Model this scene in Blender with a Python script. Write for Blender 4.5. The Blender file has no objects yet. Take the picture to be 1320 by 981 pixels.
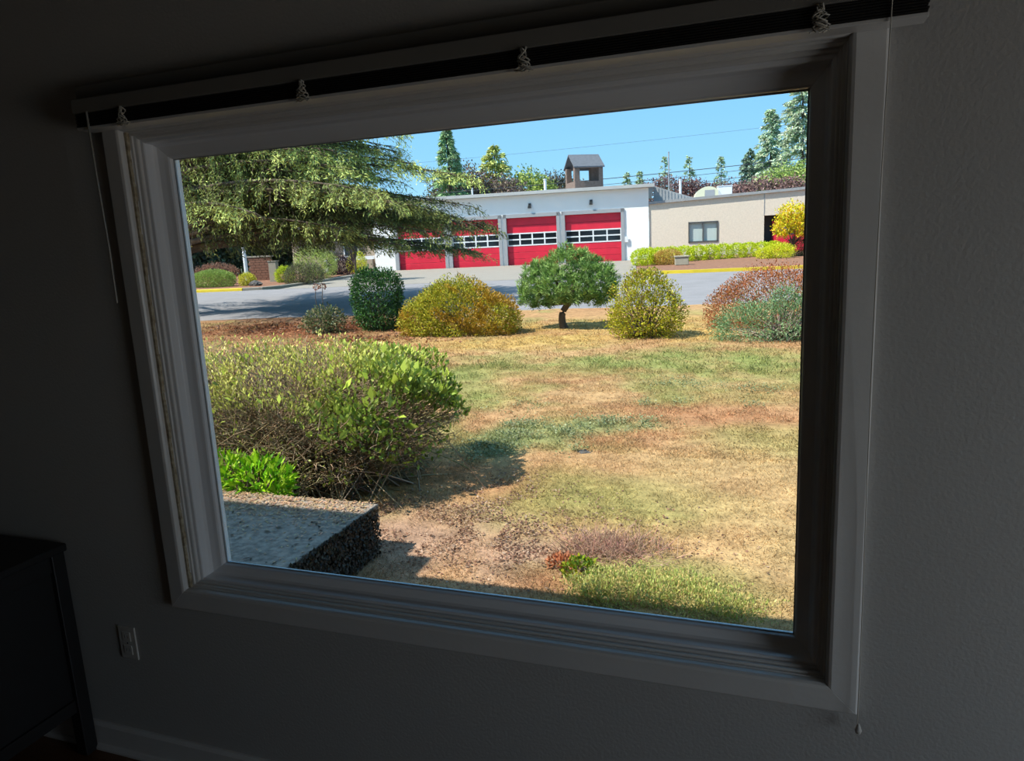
import bpy, math, random
import numpy as np
from mathutils import Matrix, Vector
rng = np.random.default_rng(7)
R = math.radians
C = bpy.context.scene.collection
sc = bpy.context.scene

# ---------------------------------------------------------------- camera
YAW, PITCH, ROLL = 0.3473, 0.1879, -0.049
EYE = np.array([0.0, -1.5906, 1.56])
fw = np.array([-math.sin(YAW)*math.cos(PITCH), math.cos(YAW)*math.cos(PITCH), -math.sin(PITCH)])
rt = np.array([math.cos(YAW), math.sin(YAW), 0.0]); up = np.cross(rt, fw)
rt2 = math.cos(ROLL)*rt + math.sin(ROLL)*up; up2 = -math.sin(ROLL)*rt + math.cos(ROLL)*up
cam = bpy.data.objects.new('camera', bpy.data.cameras.new('camera')); C.objects.link(cam)
cam.matrix_world = Matrix([[rt2[i], up2[i], -fw[i], EYE[i]] for i in range(3)] + [[0, 0, 0, 1]])
cam.data.sensor_fit = 'HORIZONTAL'; cam.data.sensor_width = 36.0
cam.data.lens = 919.49*36.0/1320; cam.data.clip_start = 0.05; cam.data.clip_end = 600
sc.camera = cam

# ---------------------------------------------------------------- light, sky, exposure
def lin(r, g, b):
    f = lambda c: (c/255/12.92) if c/255 <= 0.04045 else ((c/255+0.055)/1.055)**2.4
    return (f(r), f(g), f(b))
SUN = 5.6
SKY = 1.0
world = bpy.data.worlds.new('sky'); sc.world = world; world.use_nodes = True
nt = world.node_tree; nt.nodes.clear()
out = nt.nodes.new('ShaderNodeOutputWorld'); bg = nt.nodes.new('ShaderNodeBackground')
tc = nt.nodes.new('ShaderNodeTexCoord'); sp = nt.nodes.new('ShaderNodeSeparateXYZ'); rp = nt.nodes.new('ShaderNodeValToRGB')
nt.links.new(tc.outputs['Generated'], sp.inputs[0]); nt.links.new(sp.outputs['Z'], rp.inputs['Fac'])
el = rp.color_ramp.elements
el[0].position = 0.0; el[0].color = (*lin(176, 224, 248), 1)
el[1].position = 1.0; el[1].color = (*lin(124, 168, 210), 1)
e = rp.color_ramp.elements.new(0.10); e.color = (*lin(142, 200, 240), 1)
e = rp.color_ramp.elements.new(0.24); e.color = (*lin(118, 184, 236), 1)
nt.links.new(rp.outputs['Color'], bg.inputs['Color']); bg.inputs["Strength"].default_value = SKY*.95
nt.links.new(bg.outputs[0], out.inputs['Surface'])
sun = bpy.data.lights.new('sun', 'SUN'); sun.energy = SUN; sun.angle = R(0.55); sun.color = (1.0, 0.955, 0.87)
so = bpy.data.objects.new('sun', sun); C.objects.link(so)
SD = Vector((0.55, 0.48, -1.0)).normalized()
so.rotation_euler = SD.to_track_quat('-Z', 'Y').to_euler(); so.location = (-20, -10, 30)
al = bpy.data.lights.new('side_window_daylight', 'AREA'); al.shape = 'RECTANGLE'; al.size = 1.35; al.size_y = 1.4; al.energy = 12.0; al.color = (0.90, 0.95, 1.0)
ao = bpy.data.objects.new('side_window_daylight', al); C.objects.link(ao); ao.location = (2.69, -1.25, .85); ao.rotation_euler = (0, R(90), 0)   # daylight entering by the side window
sc.view_settings.view_transform = 'Standard'; sc.view_settings.look = 'None'
sc.view_settings.exposure = 0.52; sc.view_settings.gamma = 1.0; sc.view_settings.use_curve_mapping = False
sc.cycles.max_bounces = 10; sc.cycles.diffuse_bounces = 6; sc.cycles.transparent_max_bounces = 12
sc.cycles.sample_clamp_indirect = 6.0; sc.cycles.caustics_reflective = False; sc.cycles.caustics_refractive = False
sc.cycles.use_denoising = True

# ---------------------------------------------------------------- helpers
def link_mesh(name, me, mat, parent=None):
    o = bpy.data.objects.new(name, me); C.objects.link(o)
    if mat: me.materials.append(mat)
    if parent: o.parent = parent
    return o
def mesh(name, V, Fc, mat, parent=None, smooth=False):
    me = bpy.data.meshes.new(name); me.from_pydata([tuple(map(float, v)) for v in V], [], [tuple(map(int, f)) for f in Fc]); me.update()
    if smooth: me.polygons.foreach_set('use_smooth', [True]*len(me.polygons))
    return link_mesh(name, me, mat, parent)
def qmesh(name, V, F4, mat, parent=None, col=None, smooth=False):
    V = np.asarray(V, np.float32).reshape(-1, 3); F4 = np.asarray(F4, np.int32); k = F4.shape[1]; n = len(F4)
    me = bpy.data.meshes.new(name); me.vertices.add(len(V)); me.vertices.foreach_set('co', V.ravel())
    me.loops.add(n*k); me.loops.foreach_set('vertex_index', F4.ravel())
    me.polygons.add(n); me.polygons.foreach_set('loop_start', np.arange(0, n*k, k, dtype=np.int32))
    me.polygons.foreach_set('loop_total', np.full(n, k, np.int32))
    if smooth: me.polygons.foreach_set('use_smooth', np.ones(n, bool))
    me.update(calc_edges=True)
    if col is not None:
        a = me.color_attributes.new('Col', 'FLOAT_COLOR', 'POINT')
        cc = np.ones((len(V), 4), np.float32); cc[:, :3] = col; a.data.foreach_set('color', cc.ravel())
    return link_mesh(name, me, mat, parent)
def empty(name, loc=(0, 0, 0), rz=0):
    o = bpy.data.objects.new(name, None); C.objects.link(o); o.location = loc; o.rotation_euler = (0, 0, rz); o.empty_display_size = .2
    return o
def tag(o, label=None, cat=None, group=None, kind=None):
    if label: o['label'] = label
    if cat: o['category'] = cat
    if group: o['group'] = group
    if kind: o['kind'] = kind
    return o
def box_vf(x0, x1, y0, y1, z0, z1):
    V = [(x, y, z) for x in (x0, x1) for y in (y0, y1) for z in (z0, z1)]
    F = [(0, 1, 3, 2), (4, 6, 7, 5), (0, 4, 5, 1), (2, 3, 7, 6), (0, 2, 6, 4), (1, 5, 7, 3)]
    return V, F
class MB:
    def __init__(s): s.V = []; s.F = []
    def add(s, V, F):
        n = len(s.V); s.V += list(V); s.F += [tuple(i+n for i in f) for f in F]; return s
    def box(s, x0, x1, y0, y1, z0, z1): return s.add(*box_vf(x0, x1, y0, y1, z0, z1))
    def prism(s, pts, y0, y1):      # polygon in x,z extruded along y
        n = len(pts); V = [(x, y0, z) for x, z in pts]+[(x, y1, z) for x, z in pts]
        F = [tuple(range(n)), tuple(range(2*n-1, n-1, -1))]+[(i, i+n, (i+1) % n+n, (i+1) % n) for i in range(n)]
        return s.add(V, F)
    def cyl(s, x, y, z0, z1, r0, r1=None, n=12):
        r1 = r0 if r1 is None else r1
        V = [(x+r*math.cos(2*math.pi*i/n), y+r*math.sin(2*math.pi*i/n), z) for z, r in ((z0, r0), (z1, r1)) for i in range(n)]
        F = [tuple(range(n-1, -1, -1)), tuple(range(n, 2*n))]+[(i, (i+1) % n, (i+1) % n+n, i+n) for i in range(n)]
        return s.add(V, F)
    def build(s, name, mat, parent=None, bevel=0, smooth=False):
        o = mesh(name, s.V, s.F, mat, parent, smooth)
        if bevel:
            m = o.modifiers.new('b', 'BEVEL'); m.width = bevel; m.segments = 2; m.limit_method = 'ANGLE'
        return o
def norm(a): return a/np.maximum(np.linalg.norm(a, axis=-1, keepdims=True), 1e-9)
def tubes(P, rad, sides=5):
    """P (n,k,3) polylines, rad (n,k) -> V, F"""
    P = np.asarray(P, float); rad = np.asarray(rad, float); n, k, _ = P.shape
    T = np.empty_like(P); T[:, 1:-1] = P[:, 2:]-P[:, :-2]; T[:, 0] = P[:, 1]-P[:, 0]; T[:, -1] = P[:, -1]-P[:, -2]; T = norm(T)
    ref = np.where(np.abs(T[:, :, 2:3]) > .9, np.array([1., 0, 0]), np.array([0, 0, 1.]))
    A = norm(np.cross(T, ref)); B = np.cross(T, A)
    th = np.arange(sides)*2*np.pi/sides
    V = P[:, :, None]+rad[:, :, None, None]*(np.cos(th)[:, None]*A[:, :, None]+np.sin(th)[:, None]*B[:, :, None])
    idx = np.arange(n*k*sides).reshape(n, k, sides); nx = np.roll(idx, -1, axis=2)
    F = np.stack([idx[:, :-1], nx[:, :-1], nx[:, 1:], idx[:, 1:]], -1).reshape(-1, 4)
    return V.reshape(-1, 3), F
def curve_tube(pts, rads, sides=8, sub=4):
    pts = np.array(pts, float); n = len(pts); t = np.linspace(0, n-1, (n-1)*sub+1)
    Q = []
    for tt in t:
        i = min(int(tt), n-2); f = tt-i; p0 = pts[max(i-1, 0)]; p1 = pts[i]; p2 = pts[i+1]; p3 = pts[min(i+2, n-1)]
        Q.append(.5*((2*p1)+(-p0+p2)*f+(2*p0-5*p1+4*p2-p3)*f*f+(-p0+3*p1-3*p2+p3)*f**3))
    r = np.interp(t, np.arange(n), rads)
    return tubes(np.array(Q)[None], r[None], sides)
def leaves(P, D, N, L, W):
    """diamond leaf cards, slightly folded"""
    n = len(P); L = np.broadcast_to(L, n)[:, None]; W = np.broadcast_to(W, n)[:, None]
    D = norm(D); S = norm(np.cross(D, N)); N2 = np.cross(S, D)
    V = np.stack([P, P+D*L*.45+S*W*.5+N2*W*.12, P+D*L, P+D*L*.45-S*W*.5+N2*W*.12], 1)
    return V.reshape(-1, 3), np.arange(n*4).reshape(-1, 4)
def rdir(n, g=rng): return norm(g.normal(size=(n, 3)))
def jit(base, n, v=.2, hue=.08, g=rng):
    base = np.asarray(base, float); c = np.broadcast_to(base, (n, 3))*(1+v*g.normal(size=(n, 1)))
    c = c*(1+hue*g.normal(size=(n, 3))); return np.clip(c, .003, .95)
def rep4(c): return np.repeat(c, 4, axis=0)
def vnoise(x, y, s, seed=0):
    x = np.asarray(x)/s+1000.3; y = np.asarray(y)/s+1000.7
    ix = np.floor(x).astype(np.int64); iy = np.floor(y).astype(np.int64); fx = x-ix; fy = y-iy
    fx = fx*fx*(3-2*fx); fy = fy*fy*(3-2*fy)
    def h(a, b):
        v = np.sin(a*127.1+b*311.7+seed*74.7)*43758.5453; return v-np.floor(v)
    return (h(ix, iy)*(1-fx)+h(ix+1, iy)*fx)*(1-fy)+(h(ix, iy+1)*(1-fx)+h(ix+1, iy+1)*fx)*fy
def fbm(x, y, s, seed=0, o=4):
    v = 0; a = .5; t = 0
    for i in range(o): v = v+a*vnoise(x, y, s, seed+i); t += a; a *= .5; s *= .5
    return v/t

# ---------------------------------------------------------------- materials
def mat(name, col, rough=.6, bump=0, bscale=200, var=0, vscale=5, metal=0, spec=.5, col2=None, attr=False, trans=0, stretch=None):
    m = bpy.data.materials.new(name); m.use_nodes = True; nt = m.node_tree; N = nt.nodes; b = N['Principled BSDF']
    b.inputs['Roughness'].default_value = rough; b.inputs['Metallic'].default_value = metal; b.inputs['Specular IOR Level'].default_value = spec
    b.inputs['Base Color'].default_value = (*col, 1)
    tc = N.new('ShaderNodeTexCoord'); src = None
    vec = tc.outputs['Object']
    if stretch:
        mp = N.new('ShaderNodeMapping'); mp.inputs['Scale'].default_value = stretch; nt.links.new(vec, mp.inputs[0]); vec = mp.outputs[0]
    if attr:
        a = N.new('ShaderNodeAttribute'); a.attribute_name = 'Col'; src = a.outputs['Color']
    if var:
        n = N.new('ShaderNodeTexNoise'); n.inputs['Scale'].default_value = vscale; n.inputs['Detail'].default_value = 6
        nt.links.new(vec, n.inputs['Vector'])
        r = N.new('ShaderNodeMapRange'); r.inputs['From Min'].default_value = .3; r.inputs['From Max'].default_value = .7
        nt.links.new(n.outputs['Fac'], r.inputs['Value'])
        mx = N.new('ShaderNodeMix'); mx.data_type = 'RGBA'
        if attr:
            mx.blend_type = 'MULTIPLY'; mx.inputs[0].default_value = 1
            r.inputs['To Min'].default_value = 1-var; r.inputs['To Max'].default_value = 1+var
            nt.links.new(src, mx.inputs[6]); nt.links.new(r.outputs[0], mx.inputs[7])
        else:
            c2 = col2 or tuple(c*(1-var) for c in col)
            mx.inputs[6].default_value = (*col, 1); mx.inputs[7].default_value = (*c2, 1); nt.links.new(r.outputs[0], mx.inputs[0])
        src = mx.outputs[2]
    if src is not None: nt.links.new(src, b.inputs['Base Color'])
    if bump:
        n2 = N.new('ShaderNodeTexNoise'); n2.inputs['Scale'].default_value = bscale; n2.inputs['Detail'].default_value = 3
        nt.links.new(vec, n2.inputs['Vector'])
        bp = N.new('ShaderNodeBump'); bp.inputs['Strength'].default_value = bump; bp.inputs['Distance'].default_value = .002 if bscale > 50 else .02
        nt.links.new(n2.outputs['Fac'], bp.inputs['Height']); nt.links.new(bp.outputs[0], b.inputs['Normal'])
    if trans:
        t = N.new('ShaderNodeBsdfTranslucent'); ms = N.new('ShaderNodeMixShader'); ms.inputs[0].default_value = trans
        if src is not None: nt.links.new(src, t.inputs['Color'])
        else: t.inputs['Color'].default_value = (*col, 1)
        nt.links.new(b.outputs[0], ms.inputs[1]); nt.links.new(t.outputs[0], ms.inputs[2])
        nt.links.new(ms.outputs[0], N['Material Output'].inputs['Surface'])
    return m
WALLP = mat('wall_paint', (.50, .49, .47), .75, bump=.55, bscale=120, var=.06, vscale=1.5)
WALLD = mat('wall_paint_low_bounce', (.13, .12, .105), .8, bump=.3, bscale=110)  # unseen walls, darkened to cut light bounced across the room
CEILP = mat('ceiling_paint', (.17, .155, .13), .9, bump=.3, bscale=90)  # unseen ceiling, darkened likewise to cut bounced light
TRIM = mat('trim_paint', (.70, .69, .67), .32, bump=.05, bscale=40, var=.05, vscale=8)
CAULK = mat('old_paint_edge', (.55, .47, .33), .7, bump=.8, bscale=160, var=.6, vscale=60, col2=(.22, .17, .10))
VINYL = mat('vinyl', (.80, .81, .83), .28)
FLOORM = mat('floor_wood', (.16, .07, .03), .4, var=.4, vscale=3, stretch=(1, 12, 1))
BLACKW = mat('black_wood', (.012, .012, .013), .45, bump=.1, bscale=60)
DARKSLAT = mat('backlit_dark_slat', (.012, .011, .010), .5)  # dark slats, with their backlit blackness put into the colour
RAILM = mat('taupe_headrail', (.20, .19, .17), .5)
CORD = mat('cord', (.55, .52, .45), .8)
WAND = mat('wand_plastic', (.24, .23, .20), .3)
PLATE = mat('plate_plastic', (.62, .60, .56), .3)
DARKP = mat('dark_plastic', (.03, .03, .03), .4)
EXTW = mat('exterior_siding', (.45, .43, .4), .8)
LEAF = mat('leaf', (.1, .2, .05), .5, attr=True, trans=.3, spec=.35)
LEAFG = mat('glossy_leaf', (.1, .2, .05), .48, attr=True, trans=.25, spec=.4)
CEDARM = mat('cedar_needle', (.1, .2, .05), .6, attr=True, trans=.08, spec=.2)
GRASSM = mat('grass_blade', (.1, .2, .05), .7, attr=True, trans=.45, spec=.2)
NEEDLE = mat('needle', (.1, .2, .05), .6, attr=True, trans=.22, spec=.25)
TWIG = mat('twig', (.2, .15, .1), .8, attr=True)
BARK = mat('bark', (.13, .09, .06), .9, bump=1, bscale=30, var=.5, vscale=9, stretch=(1, 1, .25))
SOIL = mat('lawn_soil', (.3, .2, .1), .95, attr=True, var=.22, vscale=14, bump=.8, bscale=45, spec=.1)
def glass_mat(name, tint=(1, 1, 1), ior=1.45):
    m = bpy.data.materials.new(name); m.use_nodes = True; nt = m.node_tree; N = nt.nodes; N.remove(N['Principled BSDF'])
    t = N.new('ShaderNodeBsdfTransparent'); t.inputs[0].default_value = (*tint, 1); g = N.new('ShaderNodeBsdfGlossy'); g.inputs['Roughness'].default_value = .02
    f = N.new('ShaderNodeFresnel'); f.inputs[0].default_value = ior; x = N.new('ShaderNodeMixShader')
    nt.links.new(f.outputs[0], x.inputs[0]); nt.links.new(t.outputs[0], x.inputs[1]); nt.links.new(g.outputs[0], x.inputs[2])
    nt.links.new(x.outputs[0], N['Material Output'].inputs['Surface']); return m
GLASS = glass_mat('window_glass', (.97, .985, .98), 1.3)
PANE = mat('dark_pane', (.012, .015, .02), .08)

# ================================================================ SETTING: the room
FZ, CZ = -.11, 2.42
X0, X1, Z0, Z1 = -1.7568, .2078, .4863, 1.9863      # outer edge of the window casing
XL, XR, YB = -3.1, 2.7, -4.6
YW0, YW1 = .018, .17                                # wall faces
CW = .0668
ox0, ox1, oz0, oz1 = X0+.05, X1-.05, Z0+.05, Z1-.05
m = MB()
m.box(XL, ox0, YW0, YW1, FZ, CZ).box(ox1, XR, YW0, YW1, FZ, CZ).box(ox0, ox1, YW0, YW1, FZ, oz0).box(ox0, ox1, YW0, YW1, oz1, CZ)
tag(m.build('wall_front', WALLP), kind='structure')
tag(MB().box(XL-.12, XL, YB-.12, YW1, FZ, CZ).build('wall_left', WALLD), kind='structure')
tag(MB().box(XL, XR, YB-.12, YB, FZ, CZ).build('wall_back', WALLD), kind='structure')
wy0, wy1, wz0, wz1 = -1.97, -.53, .15, 1.55           # side window opening
m = MB().box(XR, XR+.12, YB-.12, wy0, FZ, CZ).box(XR, XR+.12, wy1, YW1, FZ, CZ).box(XR, XR+.12, wy0, wy1, FZ, wz0).box(XR, XR+.12, wy0, wy1, wz1, CZ)
tag(m.build('wall_right', WALLP), kind='structure')
w2 = tag(empty('window_2', (XR, (wy0+wy1)/2, wz0)), kind='structure')
m = MB()
for a in (wy0, wy1): m.box(XR-.015, XR+.02, a-.07, a+.07, wz0-.07, wz1+.07)
for a in (wz0, wz1): m.box(XR-.015, XR+.02, wy0, wy1, a-.07, a+.07)
for i, o in enumerate([m.build('window_frame', TRIM, w2), MB().box(XR+.05, XR+.056, wy0, wy1, wz0, wz1).build('pane', GLASS, w2)]):
    o.matrix_parent_inverse = Matrix.Translation((-XR, -(wy0+wy1)/2, -wz0))
fl = tag(empty('floor', (0, 0, FZ)), kind='structure')
MB().box(XL, XR, YB, YW0, -.08, -.012).build('subfloor', FLOORM, fl)
for i in range(24):
    y1 = YW0-i*.06; j = (i % 3)*.35
    for xa in np.arange(XL-j, -1.0, 1.05):
        a = max(xa, XL); b = min(xa+1.048, -.95)
        if b > a: MB().box(a, b, y1-.0585, y1, -.012, 0).build('plank', FLOORM, fl)
tag(MB().box(XL-.12, XR+.12, YB-.12, YW1, CZ, CZ+.1).build('ceiling', CEILP), kind='structure')
m = MB().prism([(YW0, FZ), (YW0-.014, FZ), (YW0-.014, FZ+.085), (YW0-.006, FZ+.098), (YW0, FZ+.10)], 0, 0)
def baseboard(y):
    pr = [(y, FZ), (y-.026, FZ), (y-.026, FZ+.008), (y-.020, FZ+.017), (y-.014, FZ+.02), (y-.014, FZ+.088), (y-.007, FZ+.1), (y, FZ+.1)]
    n = len(pr); V = [(x, a, b) for x in (XL, XR) for a, b in pr]
    return V, [(i, (i+1) % n, (i+1) % n+n, i+n) for i in range(n)]+[tuple(range(n)), tuple(range(2*n-1, n-1, -1))]
tag(mesh('baseboard_front', *baseboard(YW0), TRIM), kind='structure')
# roof with wide eave over the window, and the porch roof over the stoop
rf = tag(empty('roof', (0, 0, CZ+.1)), kind='structure')
o = MB().box(-3.75, XR+.6, YB-.5, .54, 0, .16).box(XL-9, -3.75, YB-.5, .80, 0, .16).build('eave_soffit', EXTW, rf)
o = MB().box(-3.75, XR+.6, .54, .58, -.02, .18).box(XL-9, -3.75, .80, .84, -.02, .18).box(-3.79, -3.75, .54, .80, -.02, .18).build('fascia_board', TRIM, rf)

# ---- picture window: mitred frames
SL, SR, ST, SB = .0776, .0653, .0725, .0550          # how far the frame runs inward of the casing, per side
def corner(i, y, cx, cz):
    if i <= CW: dx = dz = i; 
    else:
        j = i-CW; dx = CW+j*({0: SL, 1: SR}[cx]/.0776); dz = CW+j*({0: SB, 1: ST}[cz]/.0776)
    return ((X0+dx) if cx == 0 else (X1-dx), y, (Z0+dz) if cz == 0 else (Z1-dz))
def mitred(name, prof, mt, parent, bevel=0):
    n = len(prof); res = []
    for (a, b) in (((0, 0), (0, 1)), ((0, 1), (1, 1)), ((1, 1), (1, 0)), ((1, 0), (0, 0))):
        V = [corner(i, y, *a) for i, y in prof]+[corner(i, y, *b) for i, y in prof]
        F = [(i, (i+1) % n, (i+1) % n+n, i+n) for i in range(n)]+[tuple(range(n-1, -1, -1)), tuple(range(n, 2*n))]
        o = mesh(name, V, F, mt, parent)
        if bevel:
            md = o.modifiers.new('b', 'BEVEL'); md.width = bevel; md.segments = 2; md.limit_method = 'ANGLE'; md.angle_limit = R(25)
        res.append(o)
    return res
w1 = tag(empty('window_1', (0, 0, 0)), kind='structure')
mitred('casing', [(0, YW0), (0, .002), (.004, -.002), (.056, -.005), (.063, -.003), (.0668, .003), (.0668, YW0), (.055, YW0+.001)], TRIM, w1, .0012)
c = CW
mitred('jamb', [(c-.012, .0185), (c+.004, .0185), (c+.004, .026), (c+.012, .026), (c+.012, .033), (c+.007, .036), (c+.007, .15), (c-.012, .15)], TRIM, w1, .001)
cl = MB()
zz = np.linspace(Z0+CW+.003, Z1-CW-.003, 60)
for a, b in zip(zz[:-1], zz[1:]):
    w = .0065+.002*math.sin(a*37)+.0012*math.sin(a*91)
    cl.box(X0+c+.0005, X0+c+.0045+w*.6, .012, .019+w*.35, a, b)
cl.build('old_paint_strip', CAULK, w1)
mitred('stop_bead', [(c+.008, .036), (c+.018, .036), (c+.021, .039), (c+.021, .046), (c+.008, .046)], TRIM, w1, .001)
mitred('vinyl_frame', [(c+.009, .0465), (c+.029, .0465), (c+.032, .0495), (c+.0345, .074), (c+.041, .0815), (c+.058, .086), (c+.070, .088), (c+.0745, .092), (c+.0776, .1025), (c+.0776, .1145), (c+.009, .1145)], VINYL, w1, .0008)
mitred('glazing_gasket', [(c+.0760, .1005), (c+.0800, .1020), (c+.0800, .105), (c+.0760, .105)], mat('gasket', (.30, .32, .33), .5), w1)
gp = corner(c+.077, .112, 0, 0); gq = corner(c+.077, .118, 1, 1)
MB().box(gp[0], gq[0], .1055, .1095, gp[2], gq[2]).build('pane', GLASS, w1)
mitred('outer_trim', [(.03, .17), (.03, .185), (c+.02, .185), (c+.02, .116), (c+.0, .116), (c, .17)], TRIM, w1)
MB().box(X0, X1, .17, .205, Z0+.02, Z0+.05).build('outer_sill', TRIM, w1)

# ---- raised window blind above the casing
bl = tag(empty('window_blind', (-.76, 0, 1.95)), 'raised dark slatted blind, blackened as if backlit, with pale headrail above the picture window', 'blind')
def bpart(mb, name, mt, bev=0, parent=bl):
    o = mb.build(name, mt, parent, bev); o.matrix_parent_inverse = Matrix.Translation((.76, 0, -1.95)); return o
bx0, bx1 = -1.775, .262
bpart(MB().box(bx0-.004, bx1+.004, -.064, YW0, 1.964, 2.000), 'headrail', RAILM, .002)
bpart(MB().prism([(bx0-.03, 2.001), (bx1+.03, 2.001), (bx1+.03, 2.045), (bx0-.03, 2.045)], -.022, YW0), 'mounting_board', RAILM, .002)
for i in range(7):
    z = 1.9295+i*.0049; bpart(MB().box(bx0+.002*(i % 2), bx1-.002*((i+1) % 2), -.060, -.006, z, z+.0038), 'slat', DARKSLAT, .0008)
bpart(MB().box(bx0, bx1, -.059, -.007, 1.9215, 1.9285), 'bottom_rail', TRIM, .001)
for k, x in enumerate((-1.605, -1.045, -.492, .083)):
    g = np.random.default_rng(20+k); P = []
    for j in range(5):
        t = np.linspace(0, 1, 12); dx = .013*np.sin(t*9+j*1.7)*(.4+t)+g.normal(0, .002, 12); dy = -.063-.004*np.cos(t*11+j)-.002*j
        P.append(np.stack([x+dx, dy, 1.965-t*.048], 1))
    V, F = tubes(np.array(P), np.full((5, 12), .0017), 5)
    o = qmesh('ladder_cord', V, F, CORD, bl, smooth=True); o.matrix_parent_inverse = Matrix.Translation((.76, 0, -1.95))
V, F = tubes(np.array([[(-1.727, -.064, 1.965), (-1.728, -.062, 1.8), (-1.733, -.052, 1.6), (-1.737, -.050, 1.452)]]), np.full((1, 4), .0032), 6)
o = qmesh('tilt_wand', V, F, WAND, bl); o.matrix_parent_inverse = Matrix.Translation((.76, 0, -1.95))
zc = np.linspace(1.99, .475, 14)
V, F = tubes(np.array([[(.203+.004*math.sin(z*3), -.066+.052*min(1, (1.99-z)*1.0), z) for z in zc]]), np.full((1, 14), .0011), 5)
o = qmesh('pull_cord', V, F, CORD, bl); o.matrix_parent_inverse = Matrix.Translation((.76, 0, -1.95))
m = MB(); m.cyl(.2095, -.0125, .452, .458, .0055, .0075, 12); m.cyl(.2095, -.0125, .458, .468, .0075, .0045, 12); m.cyl(.2095, -.0125, .468, .475, .0045, .002, 12)
bpart(m, 'cord_knob', PLATE)
# ---- outlet
ou = tag(empty('wall_outlet', (-1.985, YW0, .32)), 'white wall outlet plate below the window beside the black cabinet', 'outlet')
MB().box(-.036, .036, -.006, 0, -.058, .058).build('cover_plate', PLATE, ou, .0025)
for dz in (-.024, .024):
    r = MB().box(-.017, .017, -.0085, -.006, dz-.0165, dz+.0165).build('receptacle', PLATE, ou, .002)
    for dx in (-.006, .006): MB().box(dx-.001, dx+.001, -.0088, -.0080, dz-.005, dz+.006).build('slot', DARKP, r)
MB().cyl(0, 0, 0, .001, .003).build('screw', DARKP, ou).rotation_euler = (R(90), 0, 0)
bpy.data.objects['screw'].location = (0, -.006, 0)
# ---- black console cabinet
cb = tag(empty('cabinet', (-2.62, -.2, FZ)), 'black wooden side cabinet against the wall left of the window', 'cabinet')
cx0, cx1, cy0, cy1, ch = -.43, .43, -.30, .205, .77
MB().box(cx0-.015, cx1+.012, cy0-.015, cy1, ch-.028, ch).build('top', BLACKW, cb, .006)
for x in (cx0, cx1-.045):
    for y in (cy0, cy1-.05): MB().box(x, x+.045, y, y+.045, 0, ch-.028).build('leg', BLACKW, cb, .003)
for x in (cx0+.008, cx1-.037):
    MB().box(x, x+.028, cy0+.045, cy1-.05, ch-.088, ch-.028).build('side_rail', BLACKW, cb, .002)
    MB().box(x, x+.028, cy0+.045, cy1-.05, .17, .215).build('side_rail', BLACKW, cb, .002)
    MB().box(x+.008, x+.018, cy0+.045, cy1-.05, .215, ch-.088).build('dark_open_side', BLACKW, cb)  # black sheet added in place of the shade inside the open side
MB().box(cx0+.045, cx1-.045, cy0+.01, cy1-.01, .17, .19).build('shelf', BLACKW, cb)
MB().box(cx0+.045, cx1-.045, cy1-.02, cy1-.01, .19, ch-.03).build('back_panel', BLACKW, cb)
dr = MB().box(cx0+.047, cx1-.047, cy0+.002, cy0+.02, ch-.2, ch-.035).build('drawer', BLACKW, cb, .002)
MB().box(-.05, .05, cy0-.02, cy0+.001, ch-.125, ch-.11).build('handle', DARKP, dr, .003)

# ================================================================ OUTDOOR GROUND
O2 = np.array([-26.0, 46.75]); UD = np.array([16.28, 2.64]); UD = UD/np.linalg.norm(UD); ND = np.array([UD[1], -UD[0]])  # ND: from the facade to us
FA = math.atan2(UD[1], UD[0])
def gz(w): return np.interp(w, [-60, 0, 17.5, 30.5, 36], [.08, .08, -.12, -.36, -.44])
def uw(u, w, dz=0): p = O2+UD*u+ND*w; return (p[0], p[1], float(gz(w))+dz)
def to_uw(x, y): d = np.stack([np.asarray(x)-O2[0], np.asarray(y)-O2[1]], -1); return d@UD, d@ND
A = lambda r, g, b, k=1.75: np.array(lin(r, g, b))/k
def strip(name, us, ws, dz, mt, kind='structure', thick=0):
    us = list(us); V = []; n = len(us)
    for w in ws:
        for u in us: V.append(uw(u, w, dz))
    F = [(j*n+i, j*n+i+1, (j+1)*n+i+1, (j+1)*n+i) for j in range(len(ws)-1) for i in range(n-1)]
    F = [f[::-1] for f in F]
    if thick:
        k = len(V); V += [(x, y, z-thick) for x, y, z in V]
        bd = []
        F += [tuple(i+k for i in f[::-1]) for f in F]
        rows = len(ws)
        ring = [i for i in range(n)]+[j*n+n-1 for j in range(1, rows)]+[(rows-1)*n+i for i in range(n-2, -1, -1)]+[j*n for j in range(rows-2, 0, -1)]
        F += [(ring[i], ring[(i+1) % len(ring)], ring[(i+1) % len(ring)]+k, ring[i]+k) for i in range(len(ring))]
    return tag(mesh(name, V, F, mt), kind=kind)
ASPH = mat('asphalt', tuple(A(182, 177, 178)), .9, var=.16, vscale=1.3, bump=.5, bscale=60)
APRON = mat('apron_concrete', tuple(A(192, 182, 168)), .9, var=.12, vscale=.8, bump=.3, bscale=60)
BEDM = mat('bark_mulch', tuple(A(196, 140, 106)), .95, var=.4, vscale=6, bump=1, bscale=12, col2=tuple(A(150, 105, 80)))
FARG = mat('far_ground', tuple(A(120, 130, 90)), .95, var=.3, vscale=.2)
YEL = mat('yellow_kerb_paint', tuple(A(246, 214, 50, 1.25)), .6, var=.15, vscale=2)
CURBM = mat('kerb_concrete', tuple(A(190, 182, 165)), .85, var=.15, vscale=3)
strip('ground', [-180, 160], [-160, 0, 17.5], -.05, FARG)
strip('street', [-90, -20, 0, 20, 80], [17.4, 24, 31.2], 0, ASPH)
strip('driveway', [-.6, 8, 17.4], [.2, 8, 17.5], .005, APRON)
o = strip('planting_bed_left', [-60, -14, -6.5, -1.7], [-1.0, 6, 12, 17.35], .10, BEDM, thick=.2)
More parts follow.
